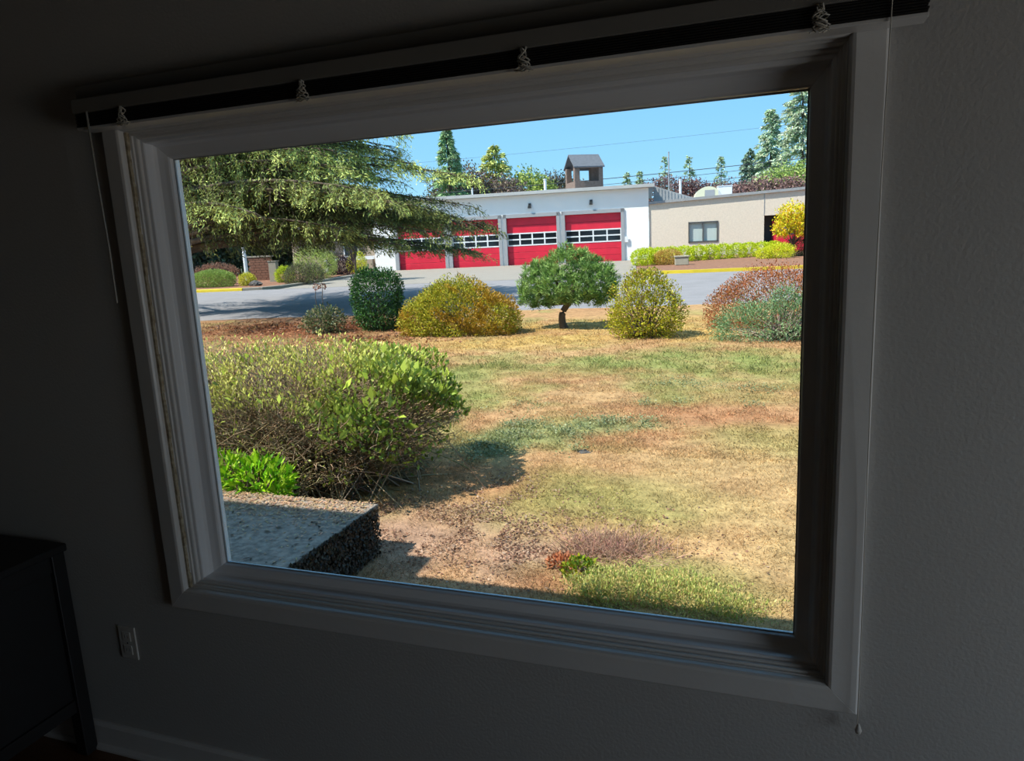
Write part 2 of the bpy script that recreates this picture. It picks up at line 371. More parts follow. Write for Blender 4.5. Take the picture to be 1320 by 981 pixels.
# the bed's driveway side runs back at an angle, with a pale kerb
o = strip('planting_bed_right', [17.5, 22, 26, 60], [.3, 8, 17.35], .10, BEDM, thick=.2)
def kerb(name, pts, mt, h=.14, wd=.3):
    P = np.array([uw(u, w) for u, w in pts]); V = []; F = []
    d = np.gradient(P[:, :2], axis=0); d = d/np.linalg.norm(d, axis=1, keepdims=True); nn = np.stack([-d[:, 1], d[:, 0]], 1)
    for p, q in zip(P, nn):
        for s, z in ((-.5, -.03), (-.5, h-.02), (-.42, h), (.5, h), (.5, -.03)): V.append((p[0]+q[0]*s*wd, p[1]+q[1]*s*wd, p[2]+z))
    for i in range(len(P)-1):
        for k in range(5): F.append((i*5+k, i*5+(k+1) % 5, (i+1)*5+(k+1) % 5, (i+1)*5+k))
    F += [tuple(range(4, -1, -1)), tuple(range(len(V)-5, len(V)))]
    return tag(mesh(name, V, F, mt), kind='structure')
kerb('yellow_kerb_left', [(-60, 17.5), (-20, 17.5), (-8, 17.5), (-2.6, 17.45)], YEL)
kerb('pale_kerb_left', [(-2.6, 17.45), (-1.7, 17.2), (-1.1, 16.3), (-.8, 14.5), (-.7, 10), (-.8, 3)], CURBM)
kerb('yellow_kerb_right', [(60, 17.5), (30, 17.5), (24, 17.5), (20.2, 17.5), (18.8, 17.3)], YEL)
kerb('pale_kerb_right', [(18.8, 17.3), (18.0, 16.9), (17.6, 16.0), (17.45, 14), (17.4, 8), (17.4, 1)], CURBM)

# ---- lawn: colours are the turf's own patches of straw, soil, moss and clover
STRAW = A(228, 192, 136); SOILC = A(212, 156, 112); GRN = A(172, 178, 104); CLOV = A(158, 168, 110); PINK = A(206, 166, 138)
GOLD = A(232, 192, 116); MUL = A(170, 110, 78); OLIVE = A(176, 170, 100)
patches = [  # x, y, rx, ry, colour, strength
 (-4.2, 7.7, .7, .9, GRN, .6), (-2.45, 5.0, .42, .55, CLOV, 1), (-2.6, 5.6, .3, .4, CLOV, .8), (-2.02, 5.35, .3, .35, CLOV, .9), (-1.7, 5.8, .35, .4, CLOV, .9), (-1.3, 5.95, .35, .25, CLOV, .6),
 (-3.6, 5.75, .35, .45, GRN, .6), (-3.4, 6.8, .5, .5, GRN, .6), (-1.1, 8.2, .7, .7, GRN, .6), (-1.2, 7.0, .35, .3, GRN, .6), (-2.9, 9.6, 1.4, .8, GRN, .8), (-1.0, 10.4, 1.6, .9, GRN, .9),
 (-4.4, 9.0, .8, .9, GRN, .7), (-2.1, 9.6, 1.0, .9, GRN, .7), (.5, 9.6, 1.2, 1.4, GRN, .8), (-5.1, 8.4, .7, 1.2, GRN, .5), (-.2, 6.4, .9, .5, SOILC, .9), (-.95, 5.3, .8, .4, SOILC, .8), (-1.3, 6.5, 1.1, .5, SOILC, .7),
 (-2.0, 3.7, .5, .6, SOILC, .8), (-2.8, 3.9, .5, .5, SOILC, .8), (-2.2, 2.8, .7, .6, PINK, 1), (-1.5, 2.5, .5, .5, PINK, .9), (-1.6, 3.3, .7, .6, OLIVE, .5), (-1.2, 3.8, .9, .5, OLIVE, .6), (-.7, 3.5, .7, .5, OLIVE, .6),
 (.0, 4.6, 1.0, 1.0, STRAW, .8), (.1, 3.0, .5, .8, STRAW, .9), (-4.3, 12.5, 1.6, .9, GOLD, 1), (-5.7, 11.6, 1.8, .8, GOLD, .9), (-8, 12.2, 2.2, .6, GOLD, .6), (-5.5, 9.7, .7, .8, SOILC, .7), (-3.0, 8.5, .8, .5, SOILC, .5),
 (-12.0, 14, 3.5, 1.6, MUL, 1), (-10.5, 15.5, 3, 1.2, MUL, .9), (-9.0, 11.5, 2.5, 1.0, SOILC, .8), (-6.6, 14, 2, 1, MUL, .5), (-4.4, 14.6, 2.5, 1.0, GOLD, .8), (-1.3, 13.4, .8, 1.2, GOLD, .8), (-2.3, 15.5, 2, 1.6, GOLD, .7), (-.6, 2.3, .7, .35, GRN, .7), (-1.2, 2.2, .25, .2, MUL, .6),
 (-14, 17, 4, 1.6, A(150, 112, 88), .9), (-.4, 7.6, 1.0, .6, OLIVE, .5), (.3, 5.6, .8, .5, OLIVE, .5)]
def cmap(x, y):
    n1 = fbm(x, y, 1.3, 3)[:, None]; n2 = fbm(x, y, .35, 9)[:, None]; n3 = fbm(x, y, .12, 21)[:, None]
    c = STRAW*(1-n1)+SOILC*n1
    g = np.clip((fbm(x, y, .7, 40)-.52)*5, 0, 1)[:, None]; c = c*(1-g*.55)+GRN*g*.55
    for (px, py, rx, ry, col, s) in patches:
        d = np.sqrt(((x-px)/rx)**2+((y-py)/ry)**2)+(fbm(x, y, .5, 77)-.5)*1.3
        k = (np.clip(1.35-d, 0, 1)*s)[:, None]; k = np.clip(k*(.5+n2), 0, 1); c = c*(1-k)+col*k
    return np.clip(c*(.66+.68*n3), .01, .9)
def lawn_z(x, y):
    u, w = to_uw(x, y)
    z = gz(w)+.05*(fbm(x, y, 1.8, 5)-.5)+.025*(fbm(x, y, .3, 6)-.5)
    return z+.02-.10*np.clip((31.1-w)/.5, 0, 1)
def lawn_grid(name, us, ws):
    U, W = np.meshgrid(us, ws); p = O2+U.ravel()[:, None]*UD+W.ravel()[:, None]*ND
    x, y = p[:, 0], p[:, 1]; V = np.stack([x, y, lawn_z(x, y)], 1); n = len(us)
    idx = np.arange(len(V)).reshape(len(ws), n); F = np.stack([idx[:-1, :-1], idx[1:, :-1], idx[1:, 1:], idx[:-1, 1:]], -1).reshape(-1, 4)
    return tag(qmesh(name, V, F, SOIL, None, cmap(x, y), True), kind='structure')
lawn_grid('lawn', np.concatenate([np.linspace(-60, 5, 30, endpoint=False), np.arange(5, 22, .06), np.linspace(22, 70, 30)]),
          np.concatenate([np.arange(30.2, 49.5, .06), np.linspace(49.5, 58, 8)]))
# blades: short dry turf, denser towards the window
def in_view(x, y, mx=.04):
    d = np.stack([x-EYE[0], y-EYE[1], np.full_like(x, -.4-EYE[2])], -1); f = d@fw
    px = 660+919.5*(d@rt2)/f; py = 490-919.5*(d@up2)/f
    return (f > 0) & (px > 60) & (px < 1500) & (py > 350) & (py < 900)
def blades(n, ymin, ymax, h, wd, seed, power=1.0):
    g = np.random.default_rng(seed)
    y = ymin+(ymax-ymin)*g.random(n)**power; x = -.95*(y+1.6)+g.random(n)*(1.5*(y+1.6))
    u, w = to_uw(x, y); ok = in_view(x, y) & (w > 31.1) & ~((x < -2.40) & (y < 2.42)); x, y = x[ok], y[ok]
    dens = fbm(x, y, .25, 55); k = g.random(len(x)) < np.clip((dens-.25)*2.6, .1, 1); x, y = x[k], y[k]; n = len(x)
    c = 1.12*cmap(x, y)*(1+.22*g.normal(size=(n, 1)))
    pale = g.random(n) < .22; c[pale] = c[pale]*.5+A(236, 206, 150)*.5*1.1
    isg = c[:, 1] > c[:, 0]*.93
    hh = h*(.5+g.random(n))*(1+.6*isg); P = np.stack([x, y, lawn_z(x, y)-.003], 1)
    D = norm(np.stack([g.normal(0, .75, n), g.normal(0, .75, n), .35+.5*g.random(n)], 1)); N = norm(np.stack([g.normal(0, .45, n), g.normal(0, .45, n)-.25, np.full(n, 1.)], 1))
    V, F = leaves(P, D, N, hh, wd*(.7+.6*g.random(n))); return V, F, rep4(np.clip(c, .01, .9))
acc = [blades(130000, 1.5, 5.2, .032, .0045, 1), blades(150000, 4.8, 9.5, .038, .008, 2), blades(110000, 9, 16, .05, .015, 3)]
V = np.concatenate([a[0] for a in acc]); nn = len(V); tag(qmesh('grass', V, np.arange(nn).reshape(-1, 4), GRASSM, None, np.concatenate([a[2] for a in acc])), 'short dry straw-coloured and green lawn grass', 'grass', kind='stuff')
def clump(n, spots, size, cols, seed, hmax=.09, mt=LEAF, name='clover', flat=.5):
    g = np.random.default_rng(seed); Ps = []; 
    for (px, py, rx, ry, wt) in spots:
        k = int(n*wt); a = g.normal(0, .5, (k, 2)); Ps.append(np.stack([px+a[:, 0]*rx, py+a[:, 1]*ry], 1))
    P = np.concatenate(Ps); x, y = P.T; keep = fbm(x, y, .16, seed) > .47; x, y = x[keep], y[keep]; n = len(x)
    z = lawn_z(x, y)+hmax*g.random(n)**1.5
    D = norm(np.stack([g.normal(size=n), g.normal(size=n), flat*g.normal(size=n)+.2], 1)); N = norm(np.stack([g.normal(0, .5, n), g.normal(0, .5, n), np.ones(n)], 1))
    V, F = leaves(np.stack([x, y, z], 1), D, N, size*(.6+.8*g.random(n)), size*.7)
    cc = np.array(cols)[g.integers(0, len(cols), n)]*(1+.2*g.normal(size=(n, 1)))
    return qmesh(name, V, F, mt, None, rep4(np.clip(cc, .01, .9)))
o = clump(900, [(-2.45, 5.0, .4, .5, 2.2), (-2.55, 5.6, .3, .35, .9), (-2.02, 5.35, .3, .35, 1), (-1.7, 5.8, .35, .4, 1), (-1.3, 5.95, .35, .25, .6), (-3.6, 5.75, .35, .4, .3), (-1.2, 7.0, .4, .3, .5), (-1.1, 8.2, .6, .5, .9), (-.1, 7.9, .4, .3, .5), (-2.6, 4.6, .25, .3, .5), (-3.3, 4.6, .4, .3, .5), (-.2, 7.0, .2, .2, .2), (-2.9, 6.6, .4, .4, .4), (-1.7, 4.75, .15, .15, .25)],
          .026, [A(168, 178, 118), A(182, 190, 132), A(146, 160, 106), A(196, 200, 154)], 31, .06)
tag(o, 'blue-green clover patches scattered in the dry lawn', 'clover', kind='stuff')
o = clump(1900, [(-2.2, 2.9, .8, .7, 1.6), (-1.5, 2.6, .6, .5, 1), (-2.0, 3.6, .6, .6, .6), (-.9, 3.0, 1.0, .6, .5), (-2.9, 2.9, .3, .4, .5)], .022, [A(206, 160, 130), A(176, 128, 104), A(232, 196, 166), A(140, 104, 84)], 32, .012, name='leaf_litter', flat=.2)
tag(o, 'dry fallen leaves and chips on bare soil right of the stoop', 'leaf litter', kind='stuff')
o = clump(3000, [(-13, 14.8, 2.4, 1.4, 1.3), (-10.5, 15, 2, 1, 1), (-8.8, 12.6, 1.8, .8, .5)], .07, [A(190, 120, 80), A(150, 90, 62), A(214, 150, 104), A(110, 74, 54)], 34, .03, name='needle_litter', flat=.2)
tag(o, 'reddish-brown needle litter under the big tree beside the street', 'leaf litter', kind='stuff')

# ---- concrete stoop
SLABM = mat('stoop_concrete', tuple(A(214, 198, 180)), .9, var=.35, vscale=28, bump=1, bscale=60, col2=tuple(A(146, 134, 122)))
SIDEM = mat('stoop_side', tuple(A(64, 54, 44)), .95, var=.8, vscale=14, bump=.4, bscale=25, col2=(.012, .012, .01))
st = tag(empty('stoop', (-4.2, 1.3, -.44)), 'grey concrete stoop slab below the window, left of the lawn', 'stoop')
sb = MB().box(-2.2, 1.77, -1.13, 1.07, .25, .34).build('slab', SLABM, st, .006)
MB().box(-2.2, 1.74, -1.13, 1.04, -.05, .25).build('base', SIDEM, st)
g = np.random.default_rng(5); n = 7000
x = -2.2+3.95*g.random(n); y = 1.06-np.abs(g.normal(0, .22, n)); far = g.random(n) < .15; y[far] = -1+2*g.random(far.sum()); n = len(x)
ok = (y > -1.1) & (y < 1.06); x, y = x[ok], y[ok]; n = len(x)
V, F = leaves(np.stack([x, y, .342+.012*g.random(n)], 1), np.stack([g.normal(size=n), g.normal(size=n), .15*g.normal(size=n)], 1), np.tile([0, 0, 1.], (n, 1)), .012+.03*g.random(n), .012)
tag(qmesh('debris', V, F, LEAF, st, rep4(jit(A(236, 196, 156, 1.5), n, .2))), kind='stuff')
n = 420; x = -2.1+3.8*g.random(n); y = -1.0+2.0*g.random(n)
V, F = leaves(np.stack([x, y, .343+.004*g.random(n)], 1), np.stack([g.normal(size=n), g.normal(size=n), .1*g.normal(size=n)], 1), np.tile([0, 0, 1.], (n, 1)), .02+.035*g.random(n), .016)
tag(qmesh('fallen_leaf', V, F, LEAF, st, rep4(jit(A(96, 76, 60), n, .3))), kind='stuff')
# dark brown leaf-shaped cards covering the stoop's side
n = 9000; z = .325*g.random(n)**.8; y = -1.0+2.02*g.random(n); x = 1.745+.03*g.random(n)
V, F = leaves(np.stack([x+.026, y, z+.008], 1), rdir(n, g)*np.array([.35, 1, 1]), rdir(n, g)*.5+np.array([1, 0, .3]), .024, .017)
tag(qmesh('side_leaf_cards', V, F, LEAF, st, rep4(jit(A(84, 68, 50), n, .5))), kind='stuff')

# ================================================================ PLANTS
def shell(blobs, n, g, thick=.35, zmin=None, up=.0, lump=.12):
    """points spread over the outer shell of a union of ellipsoids; returns P, outward normal, relative depth"""
    B = np.array([b[:6] for b in blobs], float); wts = B[:, 3]*B[:, 4]+B[:, 4]*B[:, 5]+B[:, 3]*B[:, 5]; wts /= wts.sum()
    Ps = []; Ns = []; Ds = []; got = 0
    while got < n:
        k = int((n-got)*1.8)+50; i = g.choice(len(B), k, p=wts); d = rdir(k, g)
        if up: d[:, 2] += up*np.abs(g.normal(size=k)); d = norm(d)
        a = np.arctan2(d[:, 1], d[:, 0])
        lm = 1+lump*(np.sin(a*5+i*2.1)*np.cos(d[:, 2]*6+i)+.6*np.sin(a*11+d[:, 2]*9))
        dep = g.random(k)**1.6*thick; r = (1-dep)*lm
        p = B[i, :3]+d*B[i, 3:]*r[:, None]; nn = norm(d/B[i, 3:])
        q = ((p[:, None]-B[None, :, :3])/B[None, :, 3:]); q = np.linalg.norm(q, axis=2); q[np.arange(k), i] = 9
        ok = q.min(1) > .78
        if zmin is not None: ok &= p[:, 2] > zmin
        Ps.append(p[ok]); Ns.append(nn[ok]); Ds.append(dep[ok]); got += ok.sum()
    return np.concatenate(Ps)[:n], np.concatenate(Ns)[:n], np.concatenate(Ds)[:n]
def stems(name, base, blobs, n, g, r=.008, col=(.1, .07, .05), parent=None, spread=.2, k=5, out=.82, mt=TWIG, zb=0):
    P, N, D = shell(blobs, n, g, .25)
    b = np.array(base)+np.stack([g.normal(0, spread, n), g.normal(0, spread, n), np.full(n, zb)], 1)
    t = np.linspace(0, 1, k)[None, :, None]; e = b[:, None]+(P[:, None]-b[:, None])*t*out
    e[:, :, 2] += (np.sin(t*np.pi)[:, :, 0])*.10*np.abs(P[:, None, 2]-b[:, None, 2]); e += g.normal(0, .02, e.shape)*np.linalg.norm(P-b, axis=1)[:, None, None]*t
    V, F = tubes(e, (r*(.6+.8*g.random(n)))[:, None]*np.linspace(1.3, .35, k)[None], 4)
    return qmesh(name, V, F, mt, parent, np.repeat(jit(col, n, .3, g=g), k*4, axis=0))
def bush(name, loc, blobs, n, size, cols, label, cat='shrub', seed=1, asp=.5, mt=LEAF, ns=60, sr=.012, scol=(.09, .06, .04), updir=.4, thick=.35, group=None, lump=.12, colfn=None, zmin=.02, spread=.12, outw=.8, mul=None):
    g = np.random.default_rng(seed); root = tag(empty(name, loc), label, cat, group)
    if size > .045: n = int(n*2.1); size = size*.66
    P, N, D = shell(blobs, n, g, thick, zmin, lump=lump)
    Dr = norm(N*outw+rdir(n, g)*.8+np.array([0, 0, updir])); Nn = norm(N+rdir(n, g)*.6+np.array([0, 0, .3]))
    V, F = leaves(P, Dr, Nn, size*(.6+.8*g.random(n)), size*asp*(.7+.6*g.random(n)))
    cc = np.array(cols, float); c = cc[g.integers(0, len(cc), n)]*(1+.18*g.normal(size=(n, 1)))
    if colfn: c = colfn(P, N, c, g)
    o = qmesh('foliage', V, F, mt, root, rep4(np.clip(c, .005, .9))); o['kind'] = 'stuff'
    if ns:
        s = stems('stem', (0, 0, 0), blobs, ns, g, sr, scol, root, spread); s['kind'] = 'stuff'
    return root
G2 = lambda *a: A(*a, 1.15)

# clipped hedge behind the stoop: twiggy sides, leafy top
hg = tag(empty('hedge', (-3.75, 3.6, -.44)), 'large clipped hedge with bare brown twigs behind the stoop', 'hedge')
hb = [(0, 0, .68, 1.22, .95, .56), (-1.1, 0, .62, 1.0, 1.0, .58), (.55, .1, .62, .72, .82, .55), (-.1, -.3, .55, 1.1, .8, .5)]
g = np.random.default_rng(12)
s = stems('twig', (-.2, 0, 0), hb, 3000, g, .005, A(186, 162, 124), hg, .42, 6, 1.0); s['kind'] = 'stuff'
s = stems('branch', (-.1, -.1, 0), hb, 40, g, .016, A(170, 150, 120), hg, .3, 6, .85); s['kind'] = 'stuff'
n = 5200; P, N, D = shell(hb, n, g, .25, .1); e0 = P; 
t = np.linspace(0, 1, 3)[None, :, None]; dd = norm(N+rdir(n, g)*1.0+np.array([0, 0, .5]))*(.06+.10*g.random(n))[:, None]
V, F = tubes(P[:, None]-dd[:, None]*.5+dd[:, None]*t+g.normal(0, .006, (n, 3, 3)), np.tile(np.array([.003, .0024, .0014]), (n, 1)), 3)
o = qmesh('twiglet', V, F, TWIG, hg, np.repeat(jit(A(196, 168, 132), n, .35, g=g), 9, axis=0)); o['kind'] = 'stuff'
n = 60000; P, N, D = shell(hb, n, g, .22, .1)
zr = P[:, 2]; rightness = np.clip((P[:, 0]-.35)/.5, 0, 1)
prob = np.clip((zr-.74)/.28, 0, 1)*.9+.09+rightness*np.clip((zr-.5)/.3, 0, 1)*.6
patch = fbm(P[:, 0]*1.0+P[:, 2], P[:, 2]*1.3+P[:, 1], .3, 8) ; prob *= np.clip((patch-.3)*4, .15, 1.2)
k = g.random(n) < prob; P, N = P[k], N[k]; n = len(P); zr = P[:, 2]; rightness = np.clip((P[:, 0]-.35)/.5, 0, 1)
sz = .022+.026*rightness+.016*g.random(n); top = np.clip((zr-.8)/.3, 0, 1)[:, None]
c = A(176, 178, 84)*(1-top)+G2(218, 212, 108)*top; c = c*(1-rightness[:, None]*.5)+G2(120, 164, 40)*rightness[:, None]*.5  # yellower top leaves, brightened further with sunlight put into the colour
big = g.random(n) < .02; sz[big] *= 2; c[big] = G2(196, 214, 84)
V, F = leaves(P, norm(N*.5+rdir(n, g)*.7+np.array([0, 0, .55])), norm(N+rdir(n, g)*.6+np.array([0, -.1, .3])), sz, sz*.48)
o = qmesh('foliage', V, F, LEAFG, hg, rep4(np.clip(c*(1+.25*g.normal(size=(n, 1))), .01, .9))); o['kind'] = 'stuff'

bush('low_leafy_plant', (-3.62, 2.50, -.44), [(-.05, .03, .42, .40, .16, .10), (-.35, .03, .42, .3, .14, .12), (.1, .02, .36, .26, .15, .12), (-.05, .05, .27, .38, .13, .22)], 620, .125, [G2(160, 210, 24), G2(186, 220, 60), G2(110, 176, 20)],
     'bright green leafy plant at the back edge of the stoop', 'plant', 41, .34, LEAFG, 60, .004, updir=.5)
# ---- far side of the lawn
def warm(P, N, c, g):
    r = fbm(P[:, 0]+P[:, 2], P[:, 1]+P[:, 2], .5, 3)[:, None]; k = np.clip((r-.58)*6+np.clip(P[:, 0:1]*.6-.1, 0, .5)*(P[:, 2:3] > .6), 0, .7)
    return c*(1-k)+G2(196, 140, 40)*k
bush('mounded_shrub', (-6.75, 13.65, -.44), [(0, 0, .45, 1.0, .8, .85), (-.8, -.1, .3, .65, .6, .6), (.85, 0, .3, .62, .6, .62), (-.25, -.3, .5, .6, .5, .7)], 13000, .08, [G2(172, 172, 40), G2(200, 196, 60), G2(128, 134, 34), G2(206, 184, 70)],
     'broad yellow-green mounded shrub with orange tips between the pine and the dark bush', 'shrub', 51, .5, colfn=warm)
bush('dark_upright_shrub', (-9.3, 14.35, -.44), [(0, 0, .8, .62, .6, .75), (.1, 0, .35, .66, .6, .4), (-.2, -.1, 1.1, .4, .4, .5), (.35, 0, 1.05, .35, .4, .48)], 5500, .09, [G2(52, 96, 40), G2(36, 72, 34), G2(84, 128, 56)],
     'tall dark green glossy shrub by the street', 'shrub', 52, .5, LEAFG, ns=60)
bush('sparse_shrub', (-10.45, 13.75, -.44), [(0, 0, .35, .5, .45, .38), (-.3, 0, .3, .35, .35, .3)], 1000, .10, [G2(110, 124, 76), G2(80, 96, 60), G2(150, 140, 100)],
     'thin sparse shrub with seed stalks left of the dark glossy shrub', 'shrub', 53, .5, LEAF, ns=50, sr=.008, thick=.8)
for dx in (-.25, -.05):
    g = np.random.default_rng(int(99+dx*20)); p = np.array([[(-10.45+dx, 13.75, -.44), (-10.42+dx, 13.75, .1), (-10.45+dx, 13.75, .5), (-10.4+dx, 13.75, .78)]])
    r0 = tag(empty('seed_stalk', (-10.45+dx, 13.75, -.44)), ('left' if dx < -.1 else 'right')+' one of two thin dry seed stalks above the sparse shrub', 'stalk')
    V, F = tubes(p-np.array([-10.45+dx, 13.75, -.44]), np.full((1, 4), .008), 5); qmesh('stem', V, F, BARK, r0)
    d = rdir(60, g); V, F = leaves(np.tile([.05, 0, 1.2], (60, 1))+d*.05, d, rdir(60, g), .05, .03); qmesh('seed_head', V, F, TWIG, r0, rep4(jit(A(170, 120, 100), 60)))
def tint_r(P, N, c, g):
    k = np.clip((P[:, 2:3]-.75)/.5, 0, 1)*.5; return c*(1-k)+G2(206, 116, 70)*k
bush('yellow_green_shrub', (-2.32, 12.95, -.44), [(0, 0, .62, .66, .6, .68), (-.25, 0, .4, .5, .55, .42), (.3, 0, .45, .48, .5, .5), (0, 0, 1.05, .42, .4, .35)], 5200, .075, [G2(180, 176, 28), G2(206, 200, 50), G2(140, 148, 30), G2(176, 150, 60)],
     'round yellow-green shrub right of the small pine', 'shrub', 54, .5, ns=90, thick=.5, lump=.2)
bush('russet_shrub', (.18, 14.6, -.42), [(0, 0, .5, 1.15, .9, .80), (-.75, -.1, .3, .7, .7, .62), (.9, 0, .45, .9, .8, .75)], 9500, .065, [G2(184, 108, 70), G2(196, 128, 80), G2(150, 92, 60), G2(180, 144, 84)],
     'broad rust-red mounded shrub behind the blue-green one', 'shrub', 55, .5, colfn=tint_r)
bush('blue_green_shrub', (.28, 12.55, -.44), [(-.45, 0, .32, .7, .6, .42), (.25, 0, .42, .75, .6, .45), (1.0, 0, .45, .7, .6, .5), (-.85, 0, .2, .4, .4, .28), (.05, 0, .75, .25, .2, .3)], 7200, .075, [G2(134, 168, 112), G2(164, 192, 146), G2(96, 130, 84), G2(120, 154, 94)],
     'low blue-green shrub at the right edge of the window view', 'shrub', 56, .32, NEEDLE, ns=120, scol=(.25, .2, .15), outw=1.2, lump=.25, thick=.5)
# small pruned pine
pn = tag(empty('small_pine', (-4.4, 14.4, -.43)), 'small umbrella-pruned pine with a bent trunk in the lawn', 'tree')
V, F = curve_tube([(0, 0, -.05), (-.07, 0, .15), (-.06, 0, .38), (.05, .02, .56), (.17, 0, .72), (.2, 0, .9)], [.11, .085, .075, .075, .065, .04], 10)
qmesh('trunk', V, F, BARK, pn, smooth=True)
pts = []
for (a, b, c2) in ((-.65, .1, .9), (.8, .0, 1.0), (0, .5, 1.2), (-.2, -.3, 1.3), (.45, .2, 1.4), (-.8, -.2, .75)):
    V, F = curve_tube([(.1, 0, .62), (a*.5, b*.5, c2*.8), (a, b, c2)], [.05, .035, .015], 6); qmesh('branch', V, F, BARK, pn, smooth=True)
g = np.random.default_rng(61)
bb = [(.15, 0, 1.25, .62, .6, .62), (-.55, 0, 1.02, .5, .5, .52), (.75, 0, 1.08, .48, .5, .50), (-.05, -.3, 1.0, .5, .4, .38), (.35, -.25, .98, .5, .4, .36), (-.72, -.1, .78, .30, .3, .3), (.9, 0, .88, .28, .3, .28)]
P, N, D = shell(bb, 1100, g, .3, .5); P = P[P[:, 2] > .55]; N = N[:len(P)]; m_ = 26
Pn = np.repeat(P, m_, 0)+g.normal(0, .03, (len(P)*m_, 3)); Dn = norm(np.repeat(norm(N+np.array([0, 0, .9])), m_, 0)+rdir(len(Pn), g)*.75)
V, F = leaves(Pn, Dn, rdir(len(Pn), g), .105, .016); cb_ = np.array([G2(136, 170, 84), G2(164, 192, 112), G2(100, 136, 66)])[g.integers(0, 3, len(P))]
o = qmesh('foliage', V, F, NEEDLE, pn, rep4(np.clip(np.repeat(cb_, m_, 0)*(1+.2*g.normal(size=(len(Pn), 1))), .01, .9))); o['kind'] = 'stuff'

# foreground, under the window
g = np.random.default_rng(71)
dry = tag(empty('dry_twiggy_plant', (-.92, 2.72, -.44)), 'low clump of dry pinkish bare twigs in the near lawn', 'plant')
n = 1500; b = np.stack([g.normal(0, .16, n), g.normal(0, .10, n), np.zeros(n)], 1); d = norm(np.stack([g.normal(0, .9, n), g.normal(0, .9, n), .35+.5*g.random(n)], 1))*(.06+.12*g.random(n))[:, None]
t = np.linspace(0, 1, 4)[None, :, None]; V, F = tubes(b[:, None]+d[:, None]*t+g.normal(0, .006, (n, 4, 3))*t, np.tile([.0022, .002, .0015, .001], (n, 1)), 3)
tag(qmesh('twig', V, F, TWIG, dry, np.repeat(jit(A(222, 176, 150), n, .3, g=g), 12, axis=0)), kind='stuff')
bush('low_green_plant', (-.60, 2.16, -.46), [(0, 0, .02, .40, .18, .12), (.35, -.05, .02, .30, .15, .09), (-.25, -.06, .03, .20, .14, .13), (.15, .13, .0, .32, .2, .08), (-.05, .1, .0, .3, .2, .09)], 9000, .020, [G2(192, 200, 112), G2(214, 208, 132), G2(172, 186, 100), G2(216, 190, 124)],
     'low spreading green plant close under the window', 'plant', 72, .4, ns=80, sr=.002, updir=1.1, lump=.35, thick=.6)
bush('small_green_weed', (-1.03, 2.32, -.45), [(0, 0, .03, .12, .09, .10)], 260, .032, [G2(130, 150, 30), G2(90, 120, 30), G2(170, 170, 40)], 'small yellow-green weed left of the low green plant', 'weed', 73, .6, ns=10, sr=.002)
bush('russet_weed', (-1.18, 2.44, -.45), [(0, 0, .02, .10, .08, .06)], 220, .028, [G2(206, 136, 96), G2(190, 120, 86)], 'small rusty red weed beside the dry twigs', 'weed', 74, .6, ns=6, sr=.002)
ROCK = mat('rock', tuple(A(120, 116, 112)), .9, var=.4, vscale=20, bump=.8, bscale=30)
def rock(loc, s, seed, label):
    import bmesh
    bm = bmesh.new(); bmesh.ops.create_icosphere(bm, subdivisions=2, radius=1); g = np.random.default_rng(seed)
    for v in bm.verts:
        d = v.co.normalized(); k = 1+.25*math.sin(d.x*3+seed)*math.cos(d.y*4)+.1*g.normal(); v.co = Vector((d.x*s[0]*k, d.y*s[1]*k, d.z*s[2]*k))
    me = bpy.data.meshes.new('rock'); bm.to_mesh(me); bm.free(); o = link_mesh('rock', me, ROCK); o.location = loc
    return tag(o, label, 'rock')
rock((-.95, 2.15, -.45), (.03, .03, .03), 3, 'small dark stone just outside the lower window edge')
rock((-1.62, 4.78, -.44), (.07, .05, .05), 5, 'pale grey stone among the clover in mid lawn')
PALE = mat('pale_stone', tuple(A(214, 208, 186)), .9, var=.15, vscale=6)
gb = tag(empty('garden_box', uw(20.0, 11.9, .1), FA), 'pale grey concrete box in the bed before the long hedge', 'box'); MB().box(-.36, .36, -.25, .25, 0, .42).build('body', PALE, gb, .03); MB().box(-.40, .40, -.29, .29, .42, .5).build('lid', PALE, gb, .02)
rock((uw(-3.2, 15.2)[0], uw(-3.2, 15.2)[1], uw(20, 15.2)[2]+.2), (.4, .25, .18), 9, 'flat grey stone in the left planting bed near the kerb')

